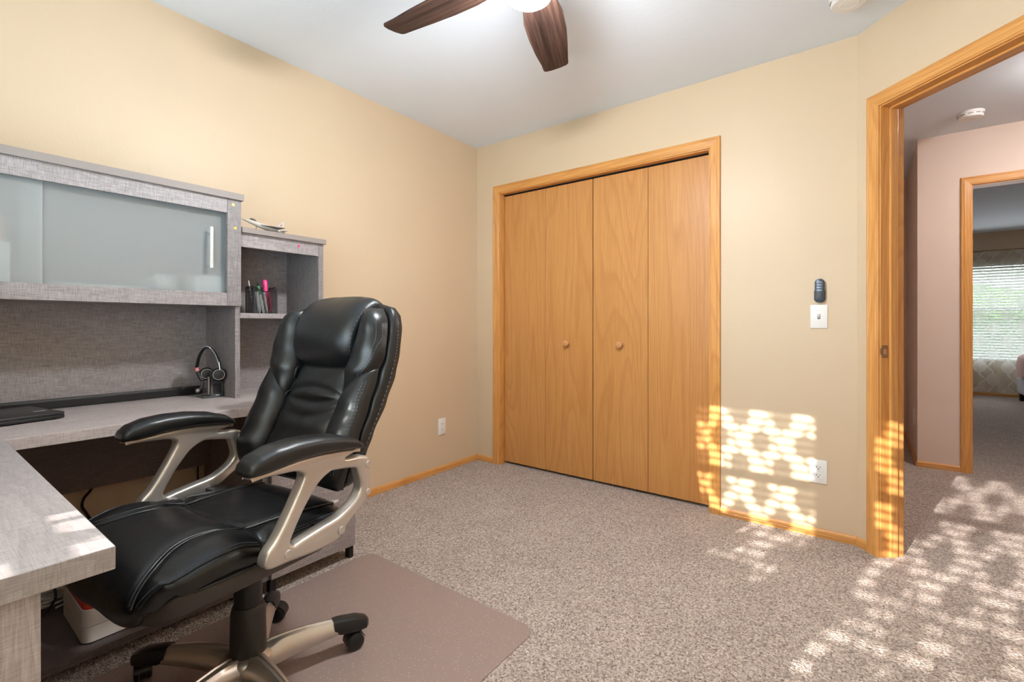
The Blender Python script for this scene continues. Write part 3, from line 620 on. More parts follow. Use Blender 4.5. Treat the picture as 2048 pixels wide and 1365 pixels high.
# ------------------------------------------------------------------ under the desk
r = thing('printer', (.32, -2.25, .055), 'white desktop printer with orange-red lid edge on the low shelf', 'printer'); p = Part(r); z = .0555
def rbox(x0, x1, y0, y1, z0, z1, rad, n=6):
    pts = []
    for cx, cy, a0 in ((x1-rad, y1-rad, 0), (x0+rad, y1-rad, pi/2), (x0+rad, y0+rad, pi), (x1-rad, y0+rad, 1.5*pi)):
        for k in range(n+1): a = a0+pi/2*k/n; pts.append((cx+rad*cos(a), cy+rad*sin(a)))
    bm = bmesh.new(); loft(bm, [[Vector((x, y, z0)) for x, y in pts], [Vector((x, y, z1)) for x, y in pts]]); return bm
p('paper_tray', rbox(.215, .500, -2.425, -2.02, z+.004, z+.052, .025), 'printer_white', 30)
p('body', rbox(.215, .500, -2.425, -2.02, z+.054, z+.106, .025), 'printer_white', 30)
p('scanner_lid', rbox(.218, .497, -2.422, -2.023, z+.1065, z+.150, .024), 'orange_red', 30, label='orange-red top lid')
p('button', B(.4995, .5015, -2.300, -2.290, z+.060, z+.068), 'black_plastic')
for x, y in ((.24, -2.39), (.46, -2.39), (.24, -2.06), (.46, -2.06)): p('foot', B(x, x+.02, y, y+.02, z, z+.0045), 'black_plastic')
def cord(name, pts, rad, mat, label, sm=8):
    bm = bmesh.new(); o0 = Vector(pts[0]); tube(bm, pts, rad, 8, sm); return single(name, bm, mat, label, 'cable', tuple(o0), 60)
cord('power_cord', [(.020, -2.25, .09), (.018, -2.28, .22), (.018, -2.322, .32), (.018, -2.335, .352), (.03, -2.332, .385), (.06, -2.314, .43), (.07, -2.31, .50)], .005, 'black_plastic', 'black cord curving up the wall beneath the desk panel')
cord('power_cord', [(.03, -1.945, .045), (.034, -1.94, .2), (.03, -1.945, .40), (.05, -1.94, .5)], .004, 'black_plastic', 'black cord hanging beside the desk side panel')
cord('power_cord', [(.07, -2.52, .46), (.13, -2.47, .25), (.178, -2.436, .125), (.192, -2.448, .085), (.196, -2.475, .060)], .004, 'black_plastic', 'thin black cord dropping onto the low shelf')
bm = bmesh.new(); pts = []
for k in range(90):
    a = k/90*2*pi*6; pts.append((.128+.012*cos(a*.31)+.034*cos(a), -2.435+.042*sin(a)+.010*sin(a*.7), .0635+.0004*k+.003*sin(a*2.3)))
tube(bm, pts, .0032, 6); single('cable_bundle', bm, 'cable_white', 'bundle of white cables coiled on the low shelf', 'cable', (.128, -2.435, .06), 60)

# ------------------------------------------------------------------ chair mat
def rrect(x0, x1, y0, y1, rad, n=8):
    pts = []
    for cx, cy, a0 in ((x1-rad, y1-rad, 0), (x0+rad, y1-rad, pi/2), (x0+rad, y0+rad, pi), (x1-rad, y0+rad, 1.5*pi)):
        for k in range(n+1): a = a0+pi/2*k/n; pts.append((cx+rad*cos(a), cy+rad*sin(a)))
    return pts
bm = bmesh.new(); q = rrect(.604, 1.532, -2.86, -1.442, .055); loft(bm, [[Vector((x, y, .0008)) for x, y in q], [Vector((x, y, .0032)) for x, y in q]])
single('chair_mat', bm, 'vinyl_mat', 'clear studded vinyl mat on the carpet under the chair', 'chair mat', (1.07, -2.15, 0))

# ------------------------------------------------------------------ office chair (local x = facing, y = its left, towards the viewer)
r = thing('office_chair', (1.004, -2.159, .0033), 'black leather executive chair with silver loop arms', 'office chair', rz=radians(-83.8)); CH = r
def part(name, bm, mat, smooth=60, parent=None, label=None):
    o = obj(name, bm, mat, parent or CH, smooth)
    if label: o['label'] = label
    return o
def V(*a): return Vector(a)
def interp(tab, x):
    if x <= tab[0][0]: return tab[0][1]
    for (a, fa), (b, fb) in zip(tab, tab[1:]):
        if x <= b: u = (x-a)/(b-a); u = u*u*(3-2*u)*.5+u*.5; return fa+(fb-fa)*u
    return tab[-1][1]
def sgn(x): return -1 if x < 0 else 1
# --- hull of the back
HUL = [(.545, .17, -.150, -.20), (.58, .225, -.135, -.222), (.66, .250, -.142, -.250), (.715, .255, -.172, -.272), (.81, .257, -.215, -.330), (.89, .258, -.252, -.368), (.96, .258, -.277, -.386), (1.04, .254, -.297, -.398), (1.08, .246, -.307, -.396), (1.108, .226, -.317, -.382), (1.12, .18, -.325, -.355)]
def hul(z, k): return interp([(a[0], a[k]) for a in HUL], z)
def qf(s, z):  # front face of the hull incl. forward sweep of the sides
    return hul(z, 2)+.020*(min(1, abs(s)/.26))**2
bm = bmesh.new(); rings = []
for j in range(45):
    z = .545+(1.12-.545)*j/44; w, a, b = hul(z, 1)+.006, hul(z, 2)-.026, hul(z, 3); c = (a+b)/2; hd = (a-b)/2; rg = []
    for k in range(48):
        t_ = 2*pi*k/48; s = w*sgn(sin(t_))*abs(sin(t_))**.42; x = c+hd*sgn(cos(t_))*abs(cos(t_))**.42
        x += .020*(abs(s)/.26)**2; rg.append(V(x, s, z))
    rings.append(rg)
loft(bm, rings); part('back_shell', bm, 'leather')
# --- padded panels laid over the hull: boundary curves given as (s, z) lists
def pad(name, left, right, bulge, mat='leather', nu=18, nv=36, off=-.022, pw=.5, endp=.45, parent=None, wr=None, tip=0):
    Lc = spline([V(a[0], a[1], 0) for a in left], 12); Rc = spline([V(a[0], a[1], 0) for a in right], 12)
    at = lambda C, v: C[min(len(C)-1, int(v*(len(C)-1)))].lerp(C[min(len(C)-1, int(v*(len(C)-1))+1)], v*(len(C)-1)-int(v*(len(C)-1)))
    bm = bmesh.new(); g = []; bk = []
    for j in range(nv+1):
        v = j/nv; a, b = at(Lc, v), at(Rc, v); row = []
        for i in range(nu+1):
            u = .5-.5*cos(pi*i/nu); q = a.lerp(b, u); e = (4*u*(1-u))**pw*(1-abs(2*v-1)**6)**endp if 0 < i < nu and 0 < j < nv else 0
            if tip: e *= min(1, v/tip)**.7
            h = off+bulge*e
            if wr: h += wr(q.x, q.y)*e
            row.append(bm.verts.new((qf(q.x, q.y)+h, q.x, q.y+.12*h)))
        g.append(row)
    for j in range(nv):
        for i in range(nu): bm.faces.new([g[j][i], g[j][i+1], g[j+1][i+1], g[j+1][i]])
    from mathutils.bvhtree import BVHTree
    bv = BVHTree.FromBMesh(bm); o = part(name, bm, mat, 75, parent); PADS[o.name] = bv
    return o
PADS = {}
def front(o, s, z, lift=.0004):
    h = PADS[o.name].ray_cast(V(.5, s, z), V(-1, 0, 0))[0]
    return (h.x+lift, s, z) if h else None
def crease(s, z):
    f = lambda z0, w, d, b: -d*math.exp(-((z-z0-b*s*s)/w)**2)
    return f(.845, .010, .010, -1.2)+f(.80, .012, .012, .9)+f(.755, .014, .008, 1.5)+.003*noise.noise(V(s*14, z*16, 0))
pad('center_panel', [(-.150, .56), (-.146, .66), (-.142, .76), (-.146, .80), (-.136, .85), (-.125, .925)], [(.150, .56), (.146, .66), (.142, .76), (.146, .80), (.136, .85), (.125, .925)], .044, nu=30, nv=60, pw=.4, wr=crease)
for s in (-1, 1):
    lw = pad('lower_side_bolster', [(s*.143, .565), (s*.139, .66), (s*.137, .76), (s*.15, .83), (s*.19, .90)], [(s*.235, .57), (s*.262, .66), (s*.262, .75), (s*.260, .84), (s*.254, .92)], .060, pw=.36)
    uw = pad('upper_side_bolster', [(s*.150, .795), (s*.142, .835), (s*.130, .915), (s*.146, 1.00), (s*.158, 1.07), (s*.165, 1.105)], [(s*.154, .792), (s*.195, .838), (s*.246, .90), (s*.264, .955), (s*.258, 1.01), (s*.244, 1.07), (s*.208, 1.108)], .066, pw=.36, tip=.36)
    # double stitching lines on the bolsters
    for nm_, par, pts, lift in () if s < 0 else (('stitching', uw, [(s*.240, 1.085), (s*.252, 1.04), (s*.258, .99), (s*.250, .94), (s*.222, .89), (s*.190, .85), (s*.166, .818)], .030), ('stitching', lw, [(s*.250, .88), (s*.252, .82), (s*.252, .75), (s*.248, .68), (s*.24, .62)], .024)):
        bm = bmesh.new()
        for o_ in (0, -.006):
            P_ = spline([V(a+s*o_, b, 0) for a, b in pts], 14)
            for k in range(0, len(P_)-1, 2):
                a, b = front(par, P_[k].x, P_[k].y), front(par, P_[k+1].x, P_[k+1].y)
                if a and b: tube(bm, [a, b], .0009, 4)
        o = part('stitching', bm, 'stitch', 60, par); o['kind'] = 'stuff'
for s in (-1, 1):
    uw = [c for c in CH.children if c.name.startswith('upper_side_bolster') and (sum(v.co.y for v in c.data.vertices) > 0) == (s > 0)][0]
    for pts in ([(s*.244, .902), (s*.232, .884), (s*.195, .836), (s*.153, .794)], [(s*.153, .794), (s*.141, .835), (s*.131, .905)]):
        P_ = []
        for q in spline([V(a, b, 0) for a, b in pts], 10):
            hits = [front(o, q.x, q.y, .0) for o in CH.children if o.name in PADS]; hits = [h for h in hits if h]
            if hits: hx_ = sorted(h[0] for h in hits)[0 if len(hits) > 1 else -1]; P_.append((hx_+.004, q.x, q.y))
        if len(P_) > 3: bm = bmesh.new(); tube(bm, P_, .0036, 8); part('piping', bm, 'leather', 70, uw)
for s in (-1, 1):
    bm = bmesh.new(); P_ = spline([V(hul(z, 2)*.55+hul(z, 3)*.45, s*(hul(z, 1)+.0072), z) for z in (1.06, 1.0, .94, .86, .78, .70, .63)], 12)
    for k in range(0, len(P_)-1, 2): tube(bm, [P_[k], P_[k+1]], .0009, 4)
    part('stitching', bm, 'stitch', 60, [c for c in CH.children if c.name.startswith('back_shell')][0])['kind'] = 'stuff'
# --- headrest roll
path = spline([(-.290, .885, 0), (-.262, .900, 0), (-.232, .935, 0), (-.222, .985, 0), (-.232, 1.04, 0), (-.258, 1.092, 0), (-.298, 1.132, 0), (-.345, 1.150, 0), (-.385, 1.132, 0), (-.398, 1.09, 0), (-.385, 1.05, 0)], 7)
bm = bmesh.new(); rings = []; N_ = len(path)
for i, q in enumerate(path):
    v = i/(N_-1); d = (path[min(i+1, N_-1)]-path[max(i-1, 0)]).normalized(); nr = V(d.y, -d.x, 0); w = interp([(0, .112), (.08, .128), (.3, .148), (.6, .162), (.8, .17), (1, .15)], v); row = []
    for k in range(29):
        a = -pi/2+pi*k/28; s = w*sgn(sin(a))*abs(sin(a))**.62; sink = .048*(1-abs(cos(a))**.55)
        sink += .0015*noise.noise(V(s*30, v*12, 3))
        row.append(V(q.x-nr.x*sink, s, q.y-nr.y*sink))
    rings.append(row)
loft(bm, rings, closed=False); hr = part('headrest', bm, 'leather', 75)
bm = bmesh.new()
for s in (-1, 1):
    for i in range(2, N_-6, 2):
        qs = []
        for j in (i, i+1):
            q = path[j]; v = j/(N_-1); w = interp([(0, .112), (.08, .128), (.3, .148), (.6, .162), (.8, .17), (1, .15)], v)*.965
            d = (path[min(j+1, N_-1)]-path[max(j-1, 0)]).normalized(); nr = V(d.y, -d.x, 0); qs.append((q.x-nr.x*.0225, s*w, q.y-nr.y*.0225))
        tube(bm, qs, .0009, 4)
part('stitching', bm, 'stitch', 60, hr)['kind'] = 'stuff'
# --- seat
prof = spline([(-.175, .455, 0), (-.178, .495, 0), (-.155, .522, 0), (-.05, .533, 0), (.04, .535, 0), (.10, .535, 0), (.17, .552, 0), (.24, .554, 0), (.305, .538, 0), (.350, .508, 0), (.374, .468, 0), (.370, .432, 0), (.345, .412, 0), (.29, .406, 0)], 8)
seams = [spline([V(s*a, b, 0) for a, b in ((.175, -.17), (.168, -.05), (.155, .10), (.138, .18), (.146, .26), (.180, .33), (.205, .40))], 10) for s in (-1, 1)]
cross = spline([V(-.155, .10, 0), V(-.08, .118, 0), V(0, .124, 0), V(.08, .118, 0), V(.155, .10, 0)], 10)
def dist(poly, x, y):
    m = 9
    for a, b in zip(poly, poly[1:]):
        d = (b-a); t_ = max(0, min(1, ((x-a.x)*d.x+(y-a.y)*d.y)/max(1e-9, d.x*d.x+d.y*d.y))); m = min(m, (x-a.x-d.x*t_)**2+(y-a.y-d.y*t_)**2)
    return sqrt(m)
bm = bmesh.new(); rings = []; N_ = len(prof); slen = [0]
for a, b in zip(prof, prof[1:]): slen.append(slen[-1]+(b-a).length)
for i, q in enumerate(prof):
    d = (prof[min(i+1, N_-1)]-prof[max(i-1, 0)]).normalized(); nr = V(-d.y, d.x, 0)
    al = slen[i]-slen[8]-.03      # arc length along the top, ~ q for the flat part
    arc = -.175+slen[i]-.055
    w = interp([(-.18, .215), (-.12, .245), (0, .262), (.12, .268), (.22, .278), (.30, .270), (.37, .245), (.45, .215), (.55, .19)], arc); row = []
    for k in range(61):
        a = -pi/2+pi*k/60; s = w*sgn(sin(a))*abs(sin(a))**.72; c_ = abs(cos(a))
        drop = .060*(1-c_**.42)
        if arc > .33: drop *= .8
        h = 0
        ds = min(dist(seams[0], s, arc), dist(seams[1], s, arc)); h -= .010*math.exp(-(ds/.009)**2)
        if abs(s) < .17: h -= .007*math.exp(-(dist(cross, s, arc)/.007)**2)
        if abs(s) > .15:
            h -= .030*math.exp(-((arc-.085)/.018)**2)*min(1, (abs(s)-.15)/.05)     # bolsters are split here
            h += .012*math.exp(-((arc-.20)/.09)**2)*min(1, (abs(s)-.15)/.05)*c_
        h += .004*noise.noise(V(s*9, arc*9, 1))
        x, z = q.x+nr.x*(h-drop), q.y+nr.y*(h-drop)
        row.append(V(x, s, max(z, .40)))
    rings.append(row)
srows = rings; loft(bm, rings, closed=False); seat = part('seat_cushion', bm, 'leather', 75)
for s in (-1, 1):
    for lo, hi in ((.115, .40), (-.13, .06)):
        P_ = [r_[53 if s > 0 else 7]+V(0, s*.001, .001) for i, r_ in enumerate(srows) if lo < -.175+slen[i]-.055 < hi]
        if len(P_) > 3: bm = bmesh.new(); tube(bm, P_, .0028, 8, 3); part('edge_piping', bm, 'leather', 70, seat)
        for kk in (51,):
            P2 = spline([r_[kk if s > 0 else 60-kk] for i, r_ in enumerate(srows) if lo < -.175+slen[i]-.055 < hi], 4); bm = bmesh.new()
            for k in range(0, len(P2)-1, 2): tube(bm, [P2[k]+V(0, 0, .0004), P2[k+1]+V(0, 0, .0004)], .0008, 4)
            if len(P2) > 3: part('stitching', bm, 'stitch', 60, seat)['kind'] = 'stuff'
def on_seat(s, arc, lift=.001):
    i = min(range(N_), key=lambda k: abs(-.175+slen[k]-.055-arc)); d = (prof[min(i+1, N_-1)]-prof[max(i-1, 0)]).normalized(); nr = V(-d.y, d.x, 0)
    return (prof[i].x+nr.x*lift+d.x*(arc-(-.175+slen[i]-.055)), s, prof[i].y+nr.y*lift+d.y*(arc-(-.175+slen[i]-.055)))
for s in (-1, 1):
    P_ = [on_seat(a.x, a.y, -.006) for a in seams[0 if s < 0 else 1][2:]]; bm = bmesh.new(); tube(bm, P_, .0042, 8); part('piping', bm, 'leather', 70, seat)
    P_ = [on_seat(a.x+s*.020*min(1, max(0, (a.y-.10)/.06)), a.y, -.001) for a in seams[0 if s < 0 else 1] if a.y > .10]; bm = bmesh.new(); tube(bm, P_, .0026, 8); part('piping', bm, 'leather', 70, seat)
bm = bmesh.new(); tube(bm, [on_seat(a.x, a.y, -.0055) for a in cross], .003, 8); part('piping', bm, 'leather', 70, seat)
# seat pan shell
bm = bmesh.new(); rings = []
for x, w, z0, z1 in ((-.165, .15, .44, .475), (-.15, .22, .43, .485), (-.05, .262, .425, .490), (.10, .270, .425, .495), (.20, .271, .424, .500), (.28, .262, .420, .500), (.33, .232, .416, .480), (.352, .17, .42, .46)):
    c = (z0+z1)/2; hz = (z1-z0)/2
    rings.append([V(x, w*sgn(cos(a))*abs(cos(a))**.35, c+hz*sgn(sin(a))*abs(sin(a))**.5) for a in [2*pi*k/40 for k in range(40)]])
loft(bm, rings); sp_ = part('seat_pan', bm, 'leather_shell_sheen', 60)
for s in (-1, 1):
    bm = bmesh.new(); tube(bm, [(-.14, s*.236, .478), (-.05, s*.264, .478), (.10, s*.272, .482), (.20, s*.2735, .484), (.27, s*.265, .482)], .0035, 8, 6); part('shell_seam', bm, 'leather', 70, sp_)
# --- arms
OUT = [(.190, .711), (.170, .714), (.134, .718), (.07, .724), (.006, .724), (-.068, .718), (-.118, .711), (-.119, .705), (-.09, .699), (-.072, .693), (-.106, .690), (-.146, .682), (-.157, .659), (-.157, .603), (-.148, .563), (-.118, .541), (-.078, .514), (-.057, .491), (-.036, .482), (.025, .481), (.092, .486), (.138, .488), (.152, .496), (.155, .509), (.146, .529), (.126, .55), (.101, .587), (.07, .641), (.054, .676), (.060, .690), (.08, .697), (.122, .700), (.176, .704)]
HOL = [(-.02, .668), (-.040, .670), (-.100, .660), (-.114, .647), (-.123, .603), (-.106, .574), (-.056, .546), (0, .536), (.053, .527), (.078, .522), (.089, .530), (.084, .546), (.053, .599), (.014, .648)]
def armframe():
    cu = bpy.data.curves.new('tmpc', 'CURVE'); cu.dimensions = '2D'; cu.fill_mode = 'BOTH'; cu.extrude = .010; cu.bevel_depth = .0095; cu.bevel_resolution = 3; cu.offset = -.0095
    for pts in (OUT, HOL):
        P_ = spline([V(a, b, 0) for a, b in pts], 4, True); s = cu.splines.new('POLY'); s.points.add(len(P_)-1); s.use_cyclic_u = True
        for k, q in enumerate(P_): s.points[k].co = (q.x, q.y, 0, 1)
    o = bpy.data.objects.new('tmpc', cu); COL.objects.link(o); dg = bpy.context.evaluated_depsgraph_get(); me = bpy.data.meshes.new_from_object(o.evaluated_get(dg))
    bpy.data.objects.remove(o); bpy.data.curves.remove(cu); return me
AF = armframe()
PADT = [(-.122, .718), (-.119, .728), (-.089, .748), (-.036, .764), (.025, .773), (.08, .775), (.130, .771), (.172, .759), (.190, .744), (.197, .728), (.198, .722)]
PADB = [(-.122, .714), (-.118, .710), (-.068, .717), (.006, .723), (.07, .722), (.130, .715), (.165, .711), (.187, .711), (.195, .714), (.198, .719)]
for s in (-1, 1):
    bm = bmesh.new(); bm.from_mesh(AF)
    for v in bm.verts: v.co = V(v.co.x, s*.315+v.co.z, v.co.y)
    bmesh.ops.remove_doubles(bm, verts=bm.verts, dist=.0002)
    af = part('arm_frame', bm, 'silver', 45)
    bm = bmesh.new(); rings = []
    for j in range(41):
        u = j/40; x = -.122+.320*(.5-.5*cos(pi*u)); zt, zb_ = interp(PADT, x), interp(PADB, x); c = (zt+zb_)/2; hz = max(.001, (zt-zb_)/2)
        w = .043*max(.04, (1-abs(2*u-1)**7))**.5
        if x > .12: w *= 1-.12*(x-.12)/.1
        rings.append([V(x, s*.315+w*sgn(cos(a))*abs(cos(a))**.7, c+hz*sgn(sin(a))*abs(sin(a))**.8) for a in [2*pi*k/32 for k in range(32)]])
    loft(bm, rings); ap = part('arm_pad', bm, 'leather', 70)
    bm = bmesh.new()
    xs = [-.10+.28*k/60 for k in range(61)]
    for k in range(0, 60, 2):
        f = lambda x: (x, s*(.315+.0395*(1-.12*max(0, x-.12)/.1)), interp(PADB, x)+(interp(PADT, x)-interp(PADB, x))*.66)
        tube(bm, [f(xs[k]), f(xs[k+1])], .0009, 4)
    part('stitching', bm, 'stitch', 60, ap)['kind'] = 'stuff'
    for x, z in ((.098, .508), (-.055, .508), (-.146, .660), (-.146, .582)):
        bm = bmesh.new(); cyl(bm, (x, s*.3345, z), (0, s, 0), .0105 if x > -.1 else .009, .003, 20, .001); part('bolt_cover', bm, 'silver', 40, af)
    for xa in (.06, -.09): part('arm_bracket', box(bmesh.new(), xa, xa+.06, min(s*.24, s*.305), max(s*.24, s*.305), .490, .516, bev=.004), 'black_plastic', 40, af)
# --- mechanism, column, base
bm = bmesh.new(); box(bm, -.11, .13, -.09, .09, .375, .425, bev=.01); part('tilt_mechanism', bm, 'black_plastic', 40)
bm = bmesh.new(); lathe(bm, [(.026, .10), (.037, .10), (.037, .38), (.026, .38)], Matrix(), 32); co = part('gas_column', bm, 'black_plastic', 40)
bm = bmesh.new(); lathe(bm, [(.047, .088), (.0485, .095), (.0455, .225), (.0405, .240), (.0385, .243)], Matrix(), 36); part('column_sleeve', bm, 'dark_plastic', 40, co)
bm = bmesh.new(); tube(bm, [(.02, -.09, .40), (.02, -.20, .40), (.02, -.26, .395)], .006, 8, 4); part('tilt_lever', bm, 'black_plastic', 60)
bm = bmesh.new(); lathe(bm, [(.03, .060), (.066, .062), (.072, .075), (.066, .098), (.056, .106), (.05, .107)], Matrix(), 36); hub = part('base_hub', bm, 'silver', 40)
for k in range(5):
    ang = radians(-64+72*k)-pi/2       # angle measured from facing (x) axis
    ang = math.atan2(sin(radians(-64-72*k)), cos(radians(-64-72*k)))
    # given as (s, q) polar: s = cos, q = sin
    dx, dy = sin(ang), cos(ang); R_ = Matrix(((dx, -dy, 0, 0), (dy, dx, 0, 0), (0, 0, 1, 0), (0, 0, 0, 1)))
    bm = bmesh.new(); rings = []
    for x, w, zt, zb_ in ((.030, .042, .105, .056), (.06, .040, .114, .056), (.10, .034, .118, .060), (.16, .029, .118, .066), (.22, .0255, .113, .069), (.265, .023, .106, .070)):
        rings.append([R_ @ V(x, a*w, zb_+(zt-zb_)*b) for a, b in ((-.9, 0), (-1, .25), (-.92, .55), (-.62, .80), (-.45, .96), (-.2, 1.0), (-.12, .93), (.12, .93), (.2, 1.0), (.45, .96), (.62, .80), (.92, .55), (1, .25), (.9, 0))])
    loft(bm, rings); arm = part('base_arm', bm, 'silver', 40)
    bm = bmesh.new(); rings = []
    for x, w, zt, zb_ in ((.236, .0235, .113, .078), (.256, .0262, .1125, .069), (.310, .0262, .104, .062), (.338, .021, .093, .062), (.346, .010, .084, .064)):
        rings.append([R_ @ V(x, a*w, zb_+(zt-zb_)*b) for a, b in ((-.9, 0), (-1, .25), (-1, .6), (-.8, .9), (-.4, 1), (.4, 1), (.8, .9), (1, .6), (1, .25), (.9, 0))])
    loft(bm, rings); part('end_cap', bm, 'black_plastic', 40, arm)
    # twin-wheel caster
    cp = R_ @ V(.318, 0, 0); sw = radians((-22, 130, 250, 60, 310)[k]); hd = V(cos(sw), sin(sw), 0); ax = V(-hd.y, hd.x, 0); wc = cp+hd*.016+V(0, 0, .0265)
    bm = bmesh.new(); cyl(bm, cp+V(0, 0, .040), (0, 0, 1), .0085, .030, 16); m = Matrix.Translation(wc-ax*.008) @ ax.to_track_quat('Z', 'Y').to_matrix().to_4x4()
    lathe(bm, [(.012, 0), (.024, 0), (.024, .016), (.012, .016)], m, 28)
    rings = []
    for a in [radians(x) for x in range(20, 200, 15)]:
        c = wc-hd*(cos(a)*.0285)+V(0, 0, sin(a)*.0285); o_ = -hd*cos(a)*.0025+V(0, 0, sin(a)*.0025)
        rings.append([c-ax*.021, c+ax*.021, c+ax*.021+o_, c-ax*.021+o_])
    loft(bm, rings); cs = part('caster', bm, 'black_plastic', 40, arm)
    for s in (-1, 1):
        m = Matrix.Translation(wc+ax*(s*.010)) @ (ax*s).to_track_quat('Z', 'Y').to_matrix().to_4x4()
        b2 = bmesh.new(); lathe(b2, [(.0001, 0), (.0245, 0), (.0262, .002), (.0262, .009), (.0235, .0115), (.010, .0125), (.0001, .0125)], m, 28)
        bm2 = b2; o = obj('wheel', bm2, 'black_plastic', arm, 40)

# ------------------------------------------------------------------ ceiling fan
fc = Vector((1.573, -1.55, H))
r = thing('ceiling_fan', fc, 'ceiling fan with dark walnut blades and a lit globe', 'ceiling fan'); p = Part(r); T = Matrix.Translation((fc.x, fc.y, 0))
bm = bmesh.new(); lathe(bm, [(.0001, H-.0005), (.07, H-.0005), (.068, H-.02), (.045, H-.05), (.018, H-.058), (.0001, H-.058)], T, 36); p('canopy', bm, 'motor_bronze', 40)
bm = bmesh.new(); lathe(bm, [(.013, H-.13), (.013, H-.05)], T, 20); p('downrod', bm, 'motor_bronze', 40)
bm = bmesh.new(); lathe(bm, [(.0001, 2.315), (.05, 2.315), (.095, 2.295), (.105, 2.26), (.10, 2.215), (.085, 2.185), (.0001, 2.185)], T, 40); p('motor_housing', bm, 'motor_bronze', 40)
bm = bmesh.new(); lathe(bm, [(.0001, 2.185), (.080, 2.185), (.082, 2.16), (.078, 2.150), (.0001, 2.150)], T, 40); lk = p('light_kit', bm, 'motor_bronze', 40)
bm = bmesh.new(); lathe(bm, [(.078, 2.150), (.080, 2.135), (.072, 2.110), (.050, 2.094), (.022, 2.087), (.0001, 2.085)], T, 40); p('globe', bm, 'globe', 60, lk, 'glowing white glass globe')
bm0 = bmesh.new(); rings = []
for x, wl, wr in ((.15, .050, .050), (.19, .066, .062), (.26, .078, .074), (.36, .078, .074), (.46, .070, .068), (.55, .060, .058), (.594, .056, .057), (.603, .053, .054), (.609, .046, .046), (.614, .020, .020)):
    rings.append([V(x, -wl, -.003), V(x, wr, -.003), V(x, wr, .003), V(x, -wl, .003)])
loft(bm0, rings)
blade = None
for k in range(5):
    a = radians(113.2+72*k); pitch = radians(-12)
    br = Matrix.Translation((0, 0, 2.205-H)) @ Matrix.Rotation(a, 4, 'Z') @ Matrix.Rotation(pitch, 4, 'X')
    if blade is None: o = obj('blade', bm0, 'fan_wood', r, 30); blade = o
    else: o = blade.copy(); COL.objects.link(o); o.parent = r
    o.matrix_local = br
    bm = bmesh.new(); box(bm, .085, .21, -.018, .018, .0035, .0085, bev=.002); obj('blade_iron', bm, 'motor_bronze', o, 30)

# ------------------------------------------------------------------ wall and ceiling fittings
def detector(x, y, rad, label):
    r = thing('smoke_detector', (x, y, H), label, 'smoke detector'); p = Part(r); T = Matrix.Translation((x, y, 0))
    bm = bmesh.new(); lathe(bm, [(.0001, H-.0004), (rad, H-.0004), (rad, H-.010), (rad*.97, H-.013), (.0001, H-.013)], T, 40); p('mounting_plate', bm, 'white_plastic', 30)
    bm = bmesh.new(); lathe(bm, [(.0001, H-.013), (rad*.92, H-.013), (rad*.93, H-.030), (rad*.86, H-.038), (rad*.6, H-.040), (.0001, H-.040)], T, 40); c = p('cover', bm, 'white_plastic', 30)
    bm = bmesh.new()
    for k in range(10):
        a = 2*pi*k/10; pts = [(x+rad*.935*cos(a+t_), y+rad*.935*sin(a+t_), H-.021) for t_ in (0, .15, .3, .42)]; tube(bm, pts, .0017, 5)
    p('vent_slot', bm, 'slot', None, c)
    bm = bmesh.new(); lathe(bm, [(rad*.40, H-.0398), (rad*.46, H-.0412), (rad*.52, H-.0398)], T, 30); p('ring', bm, 'white_plastic', 30, c)
detector(2.385, -.365, .072, 'round white smoke detector on the ceiling beside the diagonal wall')
detector(2.985, 1.46, .068, 'round white smoke detector on the hall ceiling')

def outlet(org, U, Nn, label):
    U = Vector(U); Nn = Vector(Nn); org = Vector(org); r = thing('wall_outlet', org, label, 'outlet'); p = Part(r)
    Mx = Matrix(((U.x, 0, Nn.x, org.x), (U.y, 0, Nn.y, org.y), (0, 1, 0, org.z), (0, 0, 0, 1)))
    def pb(name, b2, mat, par=None, sm=None):
        bmesh.ops.transform(b2, matrix=Mx, verts=b2.verts); return p(name, b2, mat, sm, par)
    pl = pb('cover_plate', B(-.0365, .0365, -.0585, .0585, .0003, .0055, bev=.002), 'white_plastic', None, 40)
    for s in (-1, 1):
        bm = bmesh.new(); q = [(.0165*sgn(cos(a))*min(1, abs(cos(a))*1.12), s*.0195+.0138*sin(a), .0055) for a in [2*pi*k/24 for k in range(24)]]; prism(bm, q, (0, 0, .0014)); f = pb('receptacle', bm, 'white_plastic', None, 40)
        bm = bmesh.new(); box(bm, -.0075, -.0052, s*.0195-.001, s*.0195+.007, .0067, .0072); box(bm, .0052, .0075, s*.0195, s*.0195+.0065, .0067, .0072); cyl(bm, (0, s*.0195-.007, .0067), (0, 0, 1), .0026, .0005, 10); pb('slot', bm, 'slot', f)
    bm = bmesh.new(); cyl(bm, (0, 0, .0055), (0, 0, 1), .003, .0008, 12); pb('screw', bm, 'ivory_plastic', pl)
outlet((0, -.388, .325), (0, 1, 0), (1, 0, 0), 'white duplex outlet low on the wall beside the desk')
outlet((2.251, 0, .325), (1, 0, 0), (0, -1, 0), 'white duplex outlet low on the wall below the light switch')
outlet((2.748, 2.13, .33), (0, -1, 0), (-1, 0, 0), 'white outlet low on the side wall of the hall')

